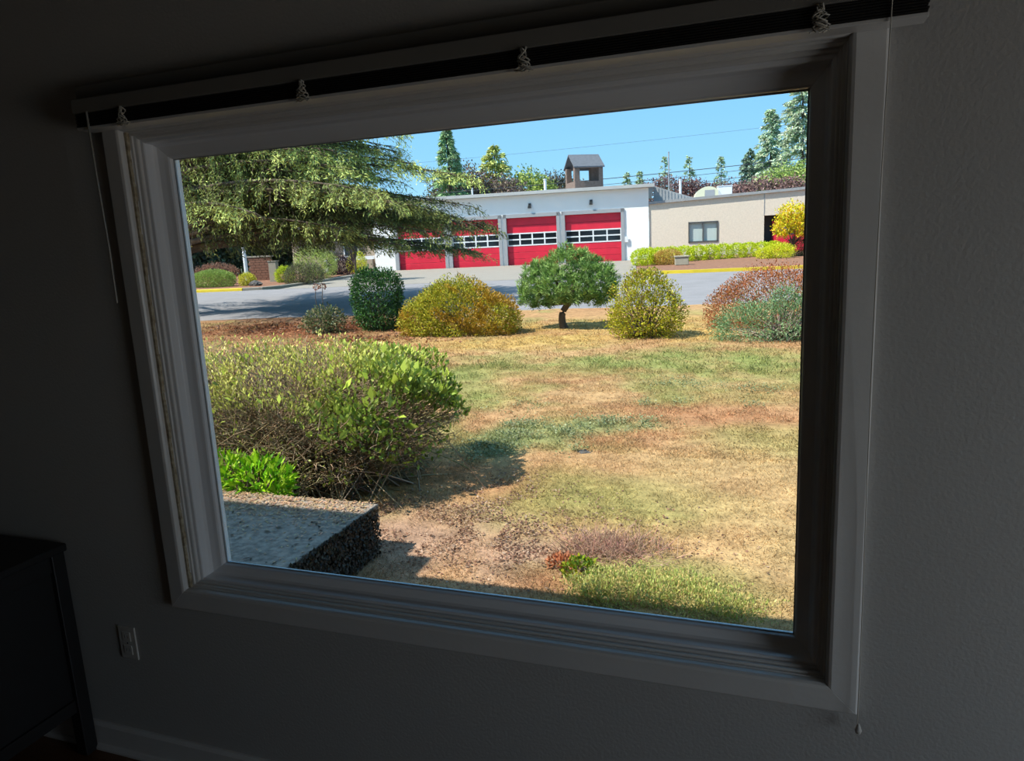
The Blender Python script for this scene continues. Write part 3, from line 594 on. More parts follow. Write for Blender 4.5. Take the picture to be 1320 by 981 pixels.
# ================================================================ BIG CEDAR
def cedar():
    g = np.random.default_rng(81); T = np.array([-19.6, 18.4, -.36])
    root = tag(empty('cedar', tuple(T)), 'big spreading cedar with drooping light green sprays at the left', 'tree')
    V, F = curve_tube([(0, 0, -.2), (.05, 0, 2), (0, .1, 6), (.1, 0, 11), (0, 0, 15)], [.42, .34, .27, .16, .03], 12); qmesh('trunk', V, F, BARK, root, smooth=True)
    limbs = []
    for i in range(104):
        h = 2.0+11.5*(i/104)**1.15+g.random()*.4; az = g.random()*2*np.pi if i % 3 else g.normal(.25, .75)
        L = (10.6 if abs((az+np.pi) % (2*np.pi)-np.pi) < 1.2 else 8.0)*(1-.75*((h-2)/13))*(.78+.35*g.random()); limbs.append((h, az, L))
    limbs += [(3.1, .28, 11.0), (2.7, .12, 10.2), (3.8, .45, 10.5), (4.6, .2, 10.6), (2.9, -.25, 8.5), (3.6, -.1, 9.8), (3.4, -.55, 7.5), (3.0, -.8, 6.0), (4.2, -.6, 7.5), (2.9, -1.0, 6.2)]
    limbs = [l for l in limbs if not (-2.4 < ((l[1]+np.pi) % (2*np.pi))-np.pi < -.45 and l[0] < 6 and g.random() < .7)]
    for i in range(34): limbs.append((3.2+5.2*i/34, g.normal(.16, .34), 9.9-.16*i+g.normal(0, .6)))
    for i in range(14): limbs.append((3.4+4*i/14, g.normal(.9, .3), 7.5+g.normal(0, .6)))
    TN = []; LP = []; LR = []; SP = []; SD_ = []; SW = []; tw = []
    for (h, az, L) in limbs:
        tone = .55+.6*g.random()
        if h < 4.4 and az > -.15: tone = .28+.2*g.random()  # low right limbs: deep shade put into the foliage colour
        t = np.linspace(0, 1, 9); dx = np.array([math.cos(az), math.sin(az), 0]); side = np.array([-dx[1], dx[0], 0])
        z = h+L*(.16*t-.20*t*t)-.0*t; p = dx*(L*t)[:, None]+side*(.5*np.sin(t*4+h))[:, None]*.5+np.array([0, 0, 1])*z[:, None]
        LP.append(p); LR.append(.10*(1-t)*min(1, L/8)+.012)
        ns = int(L*5.2)
        for s in range(ns):
            q = .18+.82*(s+g.random())/ns; k = min(int(q*8), 7); f = q*8-k; b = p[k]*(1-f)+p[k+1]*f
            sl = (.5+.75*g.random())*(1.15-.6*q)*min(1.6, L/5); sd = norm(dx*(.6+.5*g.random())+side*(1 if s % 2 else -1)*(.5+.6*g.random())+np.array([0, 0, -.04-.1*g.random()]))
            tt = np.linspace(0, 1, 5)[:, None]; bb_ = b+sd*sl*tt+np.array([0, 0, -1])*(.38*sl*tt**2); tw.append(bb_)
            m = 62; a = g.random(m); i0 = np.minimum((a*4).astype(int), 3); ff = (a*4-i0)[:, None]
            c = bb_[i0]*(1-ff)+bb_[i0+1]*ff; c = c+g.normal(0, .06, (m, 3))
            SP.append(c); SD_.append(norm(sd*.55+g.normal(0, .5, (m, 3))+np.array([0, 0, -.45]))); SW.append(np.full(m, h)); TN.append(tone*(.35+.8*a)*(.6+.5*q))  # tips lighter as new growth; inner foliage colour darkened for shade in gaps
    V, F = tubes(np.array(LP), np.array(LR), 6); tag(qmesh('limb', V, F, BARK, root, smooth=True), kind='stuff')
    V, F = tubes(np.array(tw), np.tile([.016, .013, .010, .007, .004], (len(tw), 1)), 3); tag(qmesh('branchlet', V, F, BARK, root), kind='stuff')
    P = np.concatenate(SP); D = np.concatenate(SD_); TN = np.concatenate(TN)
    cull = fbm(P[:, 0]+.8*P[:, 2], P[:, 1]*.7-1.1*P[:, 2], .75, 14, 3); keep = (cull+.10*g.normal(size=len(P)) > .45) | ((P[:, 0] > 6) & (cull > .40)); P, D, TN = P[keep], D[keep], TN[keep]; n = len(P)
    V, F = leaves(P, D, rdir(n, g)*.7+np.array([0, -.2, .6]), .10+.09*g.random(n), .034)
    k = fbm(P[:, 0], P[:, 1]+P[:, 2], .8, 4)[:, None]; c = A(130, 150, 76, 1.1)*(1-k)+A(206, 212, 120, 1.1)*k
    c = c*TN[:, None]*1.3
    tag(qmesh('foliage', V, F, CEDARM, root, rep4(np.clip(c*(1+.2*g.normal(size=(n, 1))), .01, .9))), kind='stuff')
cedar()

# ================================================================ BACKGROUND TREES
def conifer(x, y, zb, zt, rad, label, col, seed, n=3500, card=.55, droop=.25, power=.85, name='conifer', low=.08):
    g = np.random.default_rng(seed); root = tag(empty(name, (x, y, zb)), label, 'tree'); H = zt-zb
    V, F = curve_tube([(0, 0, 0), (.1, 0, H*.5), (0, 0, H)], [rad*.09, rad*.05, .02], 7, 2); qmesh('trunk', V, F, BARK, root)
    n = int(n*2.2); card *= .55; nb = 190; t = np.sort(low+(1-low)*g.random(nb)**1.0); Ls = rad*((1-t)**power)*(.7+.5*g.random(nb))+.12*rad*.3; az = g.random(nb)*6.283
    m = max(6, n//nb); i = np.repeat(np.arange(nb), m); q = g.random(len(i))**.7
    dx = np.stack([np.cos(az), np.sin(az), np.zeros(nb)], 1)[i]; side = np.stack([-dx[:, 1], dx[:, 0], np.zeros(len(i))], 1)
    P = dx*(Ls[i]*q)[:, None]+side*(g.normal(0, .16, len(i))*Ls[i]*q)[:, None]; P[:, 2] += t[i]*H-Ls[i]*droop*q**1.4+g.normal(0, .05*rad*.5, len(i))
    P[:, 2] = np.maximum(P[:, 2], .1); n = len(P); D = norm(dx*.8+rdir(n, g)*.5+np.array([0, 0, -.35]))
    V, F = leaves(P, D, rdir(n, g)*.6+np.array([0, 0, .8]), card*(.6+.7*g.random(n)), card*.4)
    tag(qmesh('foliage', V, F, NEEDLE, root, rep4(jit(col, n, .28, g=g))), kind='stuff')
    return root
def tree(x, y, zb, blobs, label, cols, seed, n=3000, card=.5, name='broadleaf_tree', trunk=.2, cat='tree'):
    g = np.random.default_rng(seed); root = tag(empty(name, (x, y, zb)), label, cat); top = max(b[2] for b in blobs)
    V, F = curve_tube([(0, 0, -.1), (.05, 0, top*.5), (0, 0, top)], [trunk, trunk*.7, trunk*.2], 7, 2); qmesh('trunk', V, F, BARK, root)
    
    if card > .2: n = int(n*2.6); card *= .5
    P, N, D = shell(blobs, n, g, .45, .05, lump=.2); V, F = leaves(P, norm(N*.5+rdir(n, g)), norm(N+rdir(n, g)*.8), card*(.6+.8*g.random(n)), card*.6)
    cc = np.array(cols)[g.integers(0, len(cols), n)]; tag(qmesh('foliage', V, F, LEAF, root, rep4(np.clip(cc*(1+.2*g.normal(size=(n, 1))), .005, .9))), kind='stuff')
    s = stems('branch', (0, 0, 0), blobs, 24, g, trunk*.25, (.09, .06, .05), root, .05, zb=top*.3); s['kind'] = 'stuff'
    return root
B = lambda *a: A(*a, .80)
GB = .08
Bf = lambda *a: A(*a, .58)  # far foliage colours lightened, distance haze put into the albedo
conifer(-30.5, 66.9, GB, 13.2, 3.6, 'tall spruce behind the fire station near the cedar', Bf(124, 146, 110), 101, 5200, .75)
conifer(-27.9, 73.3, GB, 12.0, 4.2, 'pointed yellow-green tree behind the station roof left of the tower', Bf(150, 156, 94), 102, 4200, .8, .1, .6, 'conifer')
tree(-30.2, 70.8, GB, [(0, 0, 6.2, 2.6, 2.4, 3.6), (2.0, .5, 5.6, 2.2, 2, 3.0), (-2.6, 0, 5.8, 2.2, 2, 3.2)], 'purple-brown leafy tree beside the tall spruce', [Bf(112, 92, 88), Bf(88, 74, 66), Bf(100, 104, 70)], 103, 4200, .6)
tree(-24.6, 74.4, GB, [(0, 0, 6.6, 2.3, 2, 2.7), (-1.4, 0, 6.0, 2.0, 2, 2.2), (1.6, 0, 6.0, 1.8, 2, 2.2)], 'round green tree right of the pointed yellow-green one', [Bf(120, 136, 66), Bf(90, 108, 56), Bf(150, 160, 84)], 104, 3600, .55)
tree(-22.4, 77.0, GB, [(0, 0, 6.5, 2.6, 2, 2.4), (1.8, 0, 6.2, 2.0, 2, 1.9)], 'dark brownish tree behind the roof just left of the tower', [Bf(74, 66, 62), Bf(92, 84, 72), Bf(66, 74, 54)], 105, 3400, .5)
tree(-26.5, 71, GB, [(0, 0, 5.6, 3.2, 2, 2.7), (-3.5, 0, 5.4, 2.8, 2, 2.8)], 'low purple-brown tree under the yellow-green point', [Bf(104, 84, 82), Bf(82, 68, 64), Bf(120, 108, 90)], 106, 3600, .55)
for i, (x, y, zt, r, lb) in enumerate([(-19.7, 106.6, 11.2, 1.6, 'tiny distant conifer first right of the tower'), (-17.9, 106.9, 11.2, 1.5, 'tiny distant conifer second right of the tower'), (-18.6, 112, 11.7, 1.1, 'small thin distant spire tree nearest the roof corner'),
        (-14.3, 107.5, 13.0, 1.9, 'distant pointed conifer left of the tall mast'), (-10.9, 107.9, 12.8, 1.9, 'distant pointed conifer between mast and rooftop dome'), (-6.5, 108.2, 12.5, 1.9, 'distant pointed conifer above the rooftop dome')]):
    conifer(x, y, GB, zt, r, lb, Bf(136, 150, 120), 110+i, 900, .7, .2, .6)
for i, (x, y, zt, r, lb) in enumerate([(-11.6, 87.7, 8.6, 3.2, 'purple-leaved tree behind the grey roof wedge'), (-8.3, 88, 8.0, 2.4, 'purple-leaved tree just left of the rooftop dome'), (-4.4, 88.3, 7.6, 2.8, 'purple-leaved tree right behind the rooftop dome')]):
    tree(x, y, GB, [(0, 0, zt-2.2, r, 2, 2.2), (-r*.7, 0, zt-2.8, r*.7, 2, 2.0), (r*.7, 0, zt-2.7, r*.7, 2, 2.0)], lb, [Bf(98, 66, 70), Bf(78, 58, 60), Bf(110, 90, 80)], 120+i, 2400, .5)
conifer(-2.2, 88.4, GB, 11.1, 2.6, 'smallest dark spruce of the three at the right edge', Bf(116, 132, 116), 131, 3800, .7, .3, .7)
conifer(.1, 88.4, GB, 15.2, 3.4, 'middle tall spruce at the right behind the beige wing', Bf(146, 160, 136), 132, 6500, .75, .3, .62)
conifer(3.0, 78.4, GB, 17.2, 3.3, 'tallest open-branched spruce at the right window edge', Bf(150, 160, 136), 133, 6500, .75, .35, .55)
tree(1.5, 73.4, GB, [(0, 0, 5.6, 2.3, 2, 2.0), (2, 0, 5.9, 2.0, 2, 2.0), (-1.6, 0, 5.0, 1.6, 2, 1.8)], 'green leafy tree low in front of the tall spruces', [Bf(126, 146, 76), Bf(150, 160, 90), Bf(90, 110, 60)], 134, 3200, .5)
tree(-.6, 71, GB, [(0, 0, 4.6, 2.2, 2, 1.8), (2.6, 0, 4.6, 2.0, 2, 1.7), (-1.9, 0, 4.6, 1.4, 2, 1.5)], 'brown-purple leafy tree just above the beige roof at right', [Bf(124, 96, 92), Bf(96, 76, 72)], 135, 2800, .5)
# dark mass beyond the cedar, left of the station
conifer(*uw(-27, -9)[:2], GB, 15, 5.5, 'dark tall conifer far left behind the cedar', B(56, 76, 62), 141, 6500, .9, .3, .5)
conifer(*uw(-19, -6)[:2], GB, 14, 5.0, 'dark conifer behind the cedar in the middle', B(50, 70, 56), 142, 6000, .9, .3, .5)
conifer(*uw(-12, -9)[:2], GB, 15, 5.0, 'dark conifer behind the cedar nearest the station', B(52, 72, 54), 143, 6000, .9, .3, .5)
tree(*uw(-23, -2)[:2], GB, [(0, 0, 4, 4.5, 2.5, 4.2), (6, 0, 3, 4, 2.5, 3.4), (-6, 0, 4, 5, 2.5, 4.4)], 'dark blue-green tall hedge trees beyond the left bed', [B(58, 80, 62), B(46, 62, 52), B(84, 104, 74)], 144, 15000, .8)
tree(*uw(-13, -16)[:2], GB, [(0, 0, 3, 5, 2.5, 3.4), (6, 0, 2.6, 4, 2.5, 3.0), (-6, 0, 3, 5, 2.5, 3.6)], 'dark green trees filling the gap left of the low tan building', [B(58, 76, 58), B(48, 64, 50), B(84, 98, 70)], 146, 13000, .8)
tree(*uw(-21, 4)[:2], GB, [(0, 0, 8, 2.6, 2, 2.6), (-1.5, 0, 7, 2, 2, 2.2)], 'dark red-leaved tree at the upper left corner of the glass', [B(92, 52, 48), B(70, 44, 42)], 145, 2600, .4)

# ---- left bed planting
def bedplant(name, u, w, blobs, n, size, cols, label, seed, cat='shrub', **k):
    return bush(name, uw(u, w, .08), blobs, n, size, cols, label, cat, seed, .5, ns=20, **k)
bedplant('clipped_shrub', -6.1, 14.6, [(0, 0, .45, 1.25, .8, .55), (-.6, 0, .4, .8, .7, .5), (.65, 0, .4, .75, .7, .5)], 5000, .10, [B(140, 160, 80), B(120, 142, 66)], 'low rounded light green shrub behind the left yellow kerb', 151, lump=.05)
bedplant('brown_shrub', -7.5, 12.0, [(0, 0, .7, 1.6, .6, .6)], 2200, .11, [B(150, 110, 90), B(120, 92, 76)], 'brownish shrub behind the rounded light green shrub', 152)
bedplant('yellow_shrub', -4.0, 14.6, [(0, 0, .3, .5, .4, .42)], 1300, .10, [B(196, 190, 60), B(160, 160, 50)], 'small yellow-green shrub right of the rounded light green shrub', 153)
bedplant('lime_shrub', -2.75, 12.6, [(0, 0, .4, .6, .5, .55)], 1500, .10, [B(190, 196, 50), B(150, 170, 40)], 'lime green shrub in the middle of the left bed', 154)
bedplant('purple_shrub', -1.0, 14.2, [(0, 0, .5, .75, .6, .62), (.9, 0, .45, .6, .6, .6), (-.5, 0, .35, .5, .5, .5)], 3600, .10, [B(92, 96, 62), B(84, 70, 66), B(110, 120, 70)], 'dark purple-green shrub at the front of the left bed', 155)
bedplant('light_shrub', -2.1, 10.5, [(0, 0, 1.1, 1.0, .8, .95), (1.0, 0, .9, .8, .7, .85)], 3800, .12, [B(166, 176, 96), B(136, 154, 80)], 'light green loose shrub behind the dark purple-green one', 156)
bedplant('maroon_shrub', -2.6, 5.5, [(0, 0, .65, .85, .7, .75), (.7, 0, .6, .6, .6, .65)], 2600, .12, [B(60, 38, 44), B(46, 36, 40)], 'dark maroon shrub beside the driveway', 157)
bedplant('yellow_shrub', -2.0, 3.2, [(0, 0, .7, .6, .6, .8), (-.5, 0, .6, .4, .4, .6)], 1800, .12, [B(206, 206, 40), B(170, 180, 40)], 'bright yellow shrub under the pale beam beside the station', 158)
# ---- right bed planting
r_ = tag(empty('long_hedge', uw(21.5, 5.6, .08)), 'long low lime green hedge at the foot of the beige wall', 'hedge')
g = np.random.default_rng(160); hbl = []
for u, w in ((17.9, 11.0), (18.3, 10.2), (18.9, 9.2), (19.6, 8.4), (20.4, 7.6), (21.2, 7.0), (22.0, 6.6), (22.8, 6.1), (23.6, 5.7), (24.4, 5.2), (25.2, 4.8), (26.0, 4.5)):
    p = np.array(uw(u, w, .08))-np.array(uw(21.5, 5.6, .08)); hbl.append((p[0], p[1], .38, .62, .55, .52))
P, N, D = shell(hbl, 24000, g, .25, .02, lump=.06); n = len(P); V, F = leaves(P, norm(N+rdir(n, g)*.8+np.array([0, 0, .3])), norm(N+rdir(n, g)*.6), .075*(.6+.7*g.random(n)), .045)
cc = np.array([B(176, 190, 24), B(150, 172, 24), B(200, 206, 50)])[g.integers(0, 3, n)]; tag(qmesh('foliage', V, F, LEAF, r_, rep4(cc*(1+.15*g.normal(size=(n, 1))))), kind='stuff')
s = stems('stem', (0, 0, 0), hbl[4:8], 30, g, .02, (.08, .06, .04), r_, .4); s['kind'] = 'stuff'
bedplant('tan_shrub', 19.35, 10.9, [(0, 0, .42, .75, .55, .45), (-.4, 0, .35, .45, .5, .4)], 2600, .09, [B(180, 150, 70), B(160, 124, 62), B(196, 170, 90)], 'tan-orange low shrub in front of the long lime hedge', 161)
bedplant('lime_shrub', 25.6, 8.6, [(0, 0, .4, .85, .6, .45), (-.8, 0, .3, .5, .5, .35)], 2400, .10, [B(180, 190, 24), B(206, 206, 60)], 'lime green shrub at the right end of the long hedge', 162)
bedplant('dark_shrub', 26.9, 6.9, [(0, 0, .5, .6, .6, .6), (.8, 0, .5, .6, .6, .6)], 2200, .10, [B(66, 92, 50), B(48, 72, 44)], 'dark green shrub under the yellow-orange tree', 163)
def warm2(P): return None
yt = tree(*uw(26.5, 7.6)[:2], float(gz(7.6))+.05, [(0, 0, 2.35, .95, .8, .75), (.6, 0, 1.75, .8, .7, .55), (-.55, 0, 1.7, .55, .6, .5), (.9, 0, 2.2, .55, .6, .5)], 'small yellow and orange tree before the red doorway', [B(214, 196, 40), B(196, 190, 30), B(232, 170, 50), B(180, 180, 40)], 164, 3800, .13, trunk=.05)
th = tree(*uw(2.2, 13.9)[:2], float(gz(13.9)), [(0, 0, 3.6, 1.0, .9, .9), (-.7, 0, 3.3, .7, .7, .6)], 'thin dark young tree at the driveway under the cedar', [B(70, 90, 56), B(52, 70, 44)], 165, 2400, .14, trunk=.07)

# ================================================================ FIRE STATION (local frame: x along facade, y away from us)
def fac(name, u, w=0, z=0.0):
    p = O2+UD*u+ND*w; return empty(name, (p[0], p[1], z), FA)
WHITE = mat('white_stucco', (.93, .915, .895), .8, var=.04, vscale=.7, bump=.3, bscale=30)
FRAMEG = mat('grey_frame', tuple(A(168, 170, 174, 1.2)), .5)
FASC = mat('roof_fascia', tuple(A(205, 206, 205, 1.3)), .6, var=.12, vscale=1.2)
RED = mat('red_panel', (.72, .018, .05), .45, var=.12, vscale=2, col2=(.60, .015, .042))
MUNT = mat('white_metal', (.75, .76, .78), .4)
BEIGE = mat('beige_aggregate', tuple(A(226, 212, 194, .98)), .95, var=.12, vscale=9, bump=.7, bscale=30)
ROOFG = mat('grey_metal', tuple(A(178, 180, 182, 1.3)), .6, var=.15, vscale=3)
TANW = mat('tan_wall', tuple(A(176, 160, 140, 1.2)), .9)
fs = tag(fac('fire_station', 0), 'white fire station with four red bay doors across the street', 'building')
doors = [(-.02, 3.62), (4.12, 7.72), (8.26, 11.96), (12.5, 16.5)]
ZT = 3.46; m = MB(); xs = [-1.9]+[v for a, b in doors for v in (a, b)]+[18.4]
for a, b in zip(xs[0::2], xs[1::2]): m.box(a, b, 0, .35, 0, 4.98)
for a, b in doors: m.box(a, b, 0, .35, ZT, 4.98)
m.box(-1.9, -1.6, .35, 14, 0, 4.98).box(18.1, 18.4, .35, 14, 0, 4.98).box(-1.9, 18.4, 13.7, 14, 0, 4.98)
m.build('wall', WHITE, fs)
MB().box(-2.3, 18.75, -.45, 14.2, 4.98, 5.06).build('roof_soffit', FASC, fs); MB().box(-2.35, 18.8, -.5, -.44, 5.0, 5.22).build('fascia', FASC, fs); MB().box(-2.3, 18.75, -.44, 14.2, 5.06, 5.2).build('roof', ROOFG, fs)
MB().box(-1.6, 18.1, .36, 1, .0, .02).build('floor_slab', DARKP, fs)
for j, (a, b) in enumerate(doors):
    fr = MB(); fr.box(a-.2 if j else a-.25, a+.03, -.10, .12, 0, ZT+.22)
    fr.box(b-.03, b+.2, -.10, .12, 0, ZT+.22).box(a-.2, b+.2, -.10, .12, ZT-.02, ZT+.24)
    fr.build('door_frame', FRAMEG, fs)
    H = ZT; z0 = .03; zs = [z0, .52, .98, 1.44, 2.36, 2.90, ZT-.02]
    y = .16
    mu = MB(); wz0, wz1 = zs[3], zs[4]; nx = 4; wdt = b-a
    for i in range(nx+1):
        x = a+.04+(wdt-.08)*i/nx; mu.box(x-.05, x+.05, y-.02, y+.04, wz0, wz1)
    for zz_ in (wz0+.04, (wz0+wz1)/2, wz1-.04): mu.box(a+.03, b-.03, y-.018, y+.038, zz_-.045, zz_+.045)
    d = mu.build('garage_door', MUNT, fs)
    for k in (0, 1, 2, 4, 5): MB().box(a+.03, b-.03, y, y+.05, zs[k]+.006, zs[k+1]-.006).build('panel', RED, d, .012)
    for i in range(nx):
        xa = a+.04+(wdt-.08)*i/nx+.05; xb = a+.04+(wdt-.08)*(i+1)/nx-.05
        for (za, zb_) in ((wz0+.085, (wz0+wz1)/2-.045), ((wz0+wz1)/2+.045, wz1-.085)): MB().box(xa, xb, y+.01, y+.02, za, zb_).build('pane', PANE, d)
MB().box(16.72, 16.95, -.14, -.08, 1.35, 1.75).build('control_box', MUNT, fs)
for u, lb in ((10.05, 'left one of two small dark wall lamps above the bay doors'), (14.42, 'right one of two small dark wall lamps above the bay doors')):
    p = O2+UD*u; l = tag(empty('wall_lamp', (p[0], p[1], 4.2), FA), lb, 'lamp')
    MB().box(-.10, .10, -.06, 0, .0, .2).build('back_plate', DARKP, l, .01)
    MB().prism([(-.12, -.15), (.12, -.15), (.09, .05), (-.09, .05)], -.28, -.06).build('lamp_head', DARKP, l, .02)
# grey wedge parapet running down to the wing
wd = tag(fac('roof_wedge', 18.4, 0, 0), 'grey sloping metal parapet between the white station and the beige wing', 'parapet')
MB().prism([(0.36, 3.7), (.36, 5.14), (3.1, 4.18), (3.1, 3.7)], .9, 1.0).build('metal_sheet', ROOFG, wd)
for i in range(12): x = .45+i*.22; MB().box(x, x+.03, .86, .9, 3.75, 5.09-(x-.36)*.35).build('seam', ROOFG, wd)
# beige wing
bw = tag(fac('office_wing', 18.15, 0), 'low beige aggregate wing right of the white station', 'building')
L0 = 0; wa, wb, wza, wzb = 2.93, 4.93, 1.1, 2.5; ra, rb = 7.95, 12.2; rzt = 2.68
def top(x): return 3.92+.038*x
m = MB()
for (a, b) in ((0.27, wa), (wb, ra), (rb, 20)): m.prism([(a, 0), (b, 0), (b, top(b)), (a, top(a))], .1, .4)
m.box(wa, wb, .1, .4, 0, wza); m.prism([(wa, wzb), (wb, wzb), (wb, top(wb)), (wa, top(wa))], .1, .4); m.prism([(ra, rzt), (rb, rzt), (rb, top(rb)), (ra, top(ra))], .1, .4)
m.build('wall', BEIGE, bw)
MB().box(ra-.03, ra, .07, .12, rzt, top(ra)-.1).build('expansion_joint', FRAMEG, bw)
m = MB(); m.prism([(0.27, top(.27)-.08), (20, top(20)-.08), (20, top(20)+.10), (.27, top(.27)+.10)], -.05, .1); m.prism([(0.27, top(.27)-.02), (20, top(20)-.02), (20, top(20)+.08), (.27, top(.27)+.08)], .1, 14); m.build('roof', ROOFG, bw)
w_ = MB(); f_ = .09
w_.box(wa, wb, .05, .25, wza, wza+f_).box(wa, wb, .05, .25, wzb-f_, wzb).box(wa, wa+f_, .05, .25, wza, wzb).box(wb-f_, wb, .05, .25, wza, wzb).box((wa+wb)/2-.05, (wa+wb)/2+.05, .06, .25, wza, wzb)
wn = w_.build('window', mat('bronze_frame', tuple(A(110, 112, 112)), .5), bw)
BLIND = mat('white_vertical_blind', tuple(A(205, 220, 216, 1.2)), .35, var=.1, vscale=3, stretch=(14, 1, .2))
for (a, b) in ((wa+f_, (wa+wb)/2-.05), ((wa+wb)/2+.05, wb-f_)): MB().box(a, b, .2, .22, wza+f_, wzb-f_).build('pane', BLIND, wn)
MB().box(ra, rb, 1.6, 1.7, 0, rzt).box(ra-.1, ra, .4, 1.7, 0, rzt).box(rb, rb+.1, .4, 1.7, 0, rzt).box(ra, rb, .4, 1.7, rzt, rzt+.1).build('entry_recess', mat('dark_recess', (.06, .06, .06), .8), bw)
rd = MB().box(ra+.75, ra+2.9, 1.45, 1.6, .05, 2.3).build('entry_door', RED, bw)
MB().box(ra+1.2, ra+2.2, 1.42, 1.46, 1.25, 2.1).build('pane', BLIND, rd)
MB().box(ra+.7, ra+2.9, .3, .5, .2, 1.35).build('red_panel', RED, bw)
# hose tower on the roof behind
TB = mat('tower_shingle', tuple(A(150, 128, 116, 1.2)), .9, var=.35, vscale=6, bump=.6, bscale=12)
TR = mat('tower_roof', tuple(A(112, 116, 124, 1.2)), .85, var=.2, vscale=5)
tw = tag(fac('hose_tower', 12.05, -7.5, 5.2), 'square brown brick tower with grey gable roof and open bell opening', 'tower')
tw.rotation_euler = (0, 0, FA+R(24))
S = 2.35; m = MB()
m.box(-S/2, S/2, -S/2, S/2, 0, 1.0)
for a, b in ((-S/2, -S/2+.42), (S/2-.34, S/2)):
    for c_, d_ in ((-S/2, -S/2+.35), (S/2-.35, S/2)): m.box(a, b, c_, d_, 1.0, 2.15)
m.box(S/2-.3, S/2, -S/2+.35, S/2-.35, 1.0, 2.15)
m.box(-S/2, S/2, -S/2, -S/2+.3, 2.0, 2.2)
tw.location.x += 1.35*UD[0]; tw.location.y += 1.35*UD[1]
m.build('brick_shaft', TB, tw)
m = MB(); e_ = .1
V = [(-S/2-e_, -S/2-.15, 2.12), (S/2+e_, -S/2-.15, 2.12), (S/2+e_, 0, 3.15), (-S/2-e_, 0, 3.15), (-S/2-e_, S/2+.15, 2.12), (S/2+e_, S/2+.15, 2.12)]
V += [(x, y, z-.1) for x, y, z in V]
F = [(0, 1, 2, 3), (3, 2, 5, 4), (6, 9, 8, 7), (9, 10, 11, 8), (0, 6, 7, 1), (4, 5, 11, 10), (0, 3, 9, 6), (3, 4, 10, 9), (1, 7, 8, 2), (2, 8, 11, 5)]
mesh('gable_roof', V, F, TR, tw)
MB().add([(S/2-.08, -S/2, 2.1), (S/2-.08, S/2, 2.1), (S/2-.08, 0, 3.02), (S/2, -S/2, 2.1), (S/2, S/2, 2.1), (S/2, 0, 3.02)], [(0, 2, 1), (3, 4, 5), (0, 1, 4, 3), (1, 2, 5, 4), (2, 0, 3, 5)]).build('gable_end', TB, tw)
# things on the roofs
def pipe(u, w, z0, z1, r, label, cat='pipe', name='vent_pipe', mt=MUNT):
    o = fac(name, u, w, z0); MB().cyl(0, 0, 0, z1-z0, r, n=10).build('tube', mt, o); MB().cyl(0, 0, z1-z0, z1-z0+.06, r*1.3, n=10).build('cap', mt, o); return tag(o, label, cat)
pipe(10.7, -4, 5.15, 6.3, .11, 'white vent pipe on the white roof left of the tower')
pipe(4.97, -4, 5.15, 5.98, .07, 'thin short vent pipe on the white roof near the cedar tip')
pipe(20.75, -4, 3.9, 5.65, .09, 'white vent pipe on the beige wing near the grey wedge')
pipe(20.1, -9, 3.9, 8.2, .05, 'tall thin grey radio mast behind the grey wedge', 'mast', 'radio_mast', FRAMEG)
dm = fac('rooftop_dome', 22.75, -4, 4.1); tag(dm, 'cream half-round rooftop vent hood on the beige wing', 'vent')
n = 14; pr = [(1.0*math.cos(math.pi*i/n)*1.02, .98*math.sin(math.pi*i/n)) for i in range(n+1)]; MB().prism(pr, 0, 1.6).build('hood', mat('cream_metal', tuple(A(236, 232, 200, 1.2)), .5), dm)
MB().box(-.25, .45, -.02, 0, .28, .72).build('grille', FRAMEG, dm)
bx = tag(fac('rooftop_unit', 24.0, -4, 4.1), 'white boxy rooftop unit right of the cream vent hood', 'vent'); MB().box(-.55, .45, 0, 1, -.1, .92).build('casing', MUNT, bx, .02); MB().box(-.58, .48, -.03, 1.03, .92, .97).build('lid', MUNT, bx)
# left low wing with beam, pillar, and garden sign wall
lw = tag(fac('low_wing', -9, 2.5, 0), 'tan low building behind the cedar left of the station', 'building')
m = MB(); m.box(0, 6.2, 3.4, 3.7, .0, 3.5).box(6.2, 7.1, 3.0, 3.7, 0, 3.5); m.build('wall', TANW, lw)
f2 = MB().box(4.3, 5.5, 3.3, 3.42, 1.25, 2.6).build('window', MUNT, lw); MB().box(4.38, 5.42, 3.28, 3.31, 1.33, 2.52).build('pane', PANE, f2)
MB().box(-.3, 7.2, 2.6, 4.2, 3.5, 3.7).build('roof', ROOFG, lw)
MB().box(3.7, 7.0, 2.5, 2.75, 1.0, 1.25).build('beam', MUNT, lw); MB().box(3.0, 3.3, 2.5, 2.8, 0, 1.1).build('post', MUNT, lw); MB().box(6.3, 6.9, 2.4, 2.9, 0, 1.0).build('post', TANW, lw)
BRK = mat('brick', tuple(A(160, 112, 90)), .9, var=.3, vscale=2)
gw = tag(fac('garden_wall', -6.3, 9, 0.05), 'short reddish brick wall in the left bed', 'wall')
MB().box(-.75, .75, .02, .28, 0, 1.5).build('mortar_core', mat('mortar', tuple(A(170, 150, 130)), .95), gw)
bm0 = None
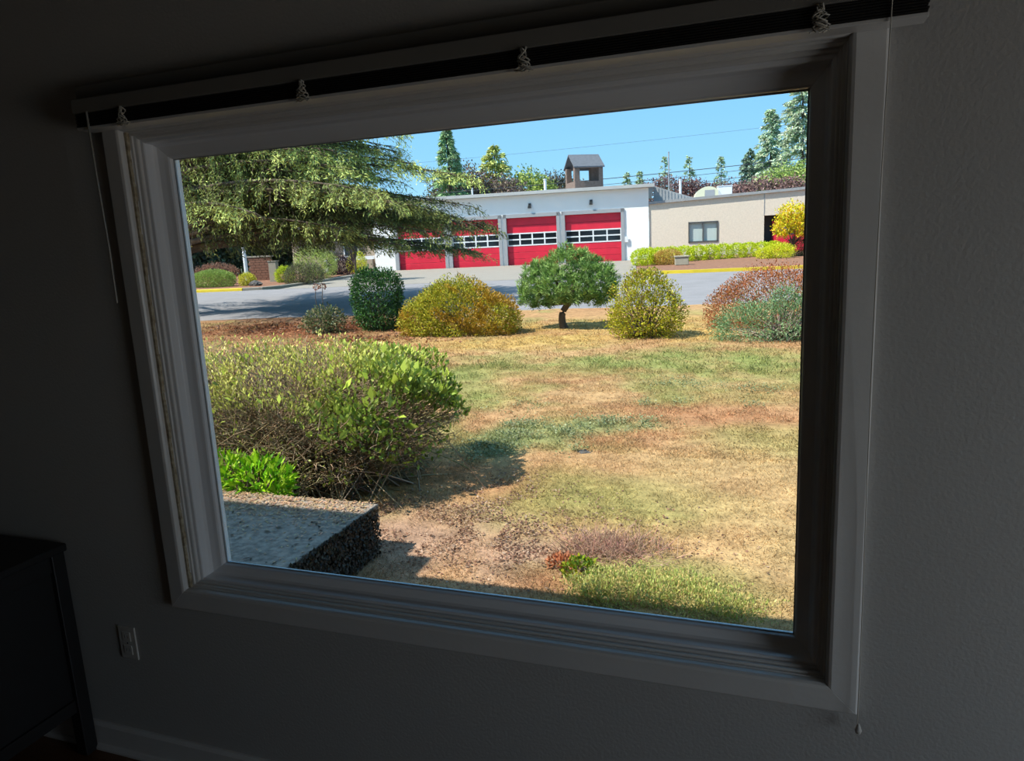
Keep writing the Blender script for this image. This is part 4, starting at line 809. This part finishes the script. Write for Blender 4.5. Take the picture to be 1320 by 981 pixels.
for rr in range(9):
    for k in range(4):
        x = -.78+.39*k+(.13 if rr % 2 else 0)
        if bm0 is None: bm0 = MB().box(0, .37, 0, .1, 0, .145).build('brick', BRK, gw); bm0.location = (x, -.02, .02+rr*.165)
        else:
            q = bm0.copy(); C.objects.link(q); q.parent = gw; q.location = (x, -.02, .02+rr*.165)
MB().box(-.85, .85, -.06, .34, 1.5, 1.6).build('coping', CURBM, gw)
# utility pole, lamppost, wires
up_ = tag(fac('lamppost', -4.35, 14.0, 0), 'white street lamppost rising from the left bed through the cedar', 'lamppost')
MB().cyl(0, 0, -.1, 7.6, .11, .07, 12).build('pole', MUNT, up_); MB().cyl(0, 0, -.1, .3, .18, .16, 12).build('base', CURBM, up_)
MB().box(-.06, 1.6, -.06, .06, 7.5, 7.62).build('arm', MUNT, up_); MB().box(1.5, 2.2, -.15, .15, 7.42, 7.6).build('lamp_head', MUNT, up_)
sg = tag(fac('utility_box', -4.0, 11.5, 0), 'small pale utility box beside the lamppost', 'box'); MB().box(-.25, .25, -.15, .2, 0, 1.25).build('casing', CURBM, sg, .02); MB().box(-.28, .28, -.18, .23, 1.25, 1.31).build('lid', CURBM, sg)
WIRE = mat('wire', (.05, .055, .06), .6)
def wire(name, a, b, sag, r, label):
    a = np.array(a, float); b = np.array(b, float); t = np.linspace(0, 1, 24)[:, None]
    P = a*(1-t)+b*t; P[:, 2:3] -= 4*sag*t*(1-t); V, F = tubes((P-a)[None], np.full((1, 24), r), 4)
    o = qmesh(name, V, F, WIRE); o.location = tuple(a); tag(o, label, 'wire')
def ext(a, b, s0, s1):
    a = np.array(a, float); b = np.array(b, float); return a+(b-a)*s0, a+(b-a)*s1
wire('overhead_wire', *ext((-23.66, 53.55, 8.97), (-7.59, 57.93, 9.67), -1.2, 2.6), .5, .008, 'highest faint overhead wire crossing the sky')
wire('overhead_wire', *ext((-20.16, 65.44, 7.2), (.54, 68.41, 7.9), -.5, 1.6), .25, .03, 'thick overhead wire just above the distant trees')
wire('overhead_wire', *ext((-14.5, 66.89, 6.9), (-2.08, 68.38, 7.4), -.9, 2.0), .25, .02, 'lower thin overhead wire above the beige wing')
wire('overhead_wire', *ext((-10.99, 67.54, 6.2), (-2.06, 68.38, 6.75), -1.2, 2.0), .2, .02, 'lowest overhead wire near the rooftop dome')
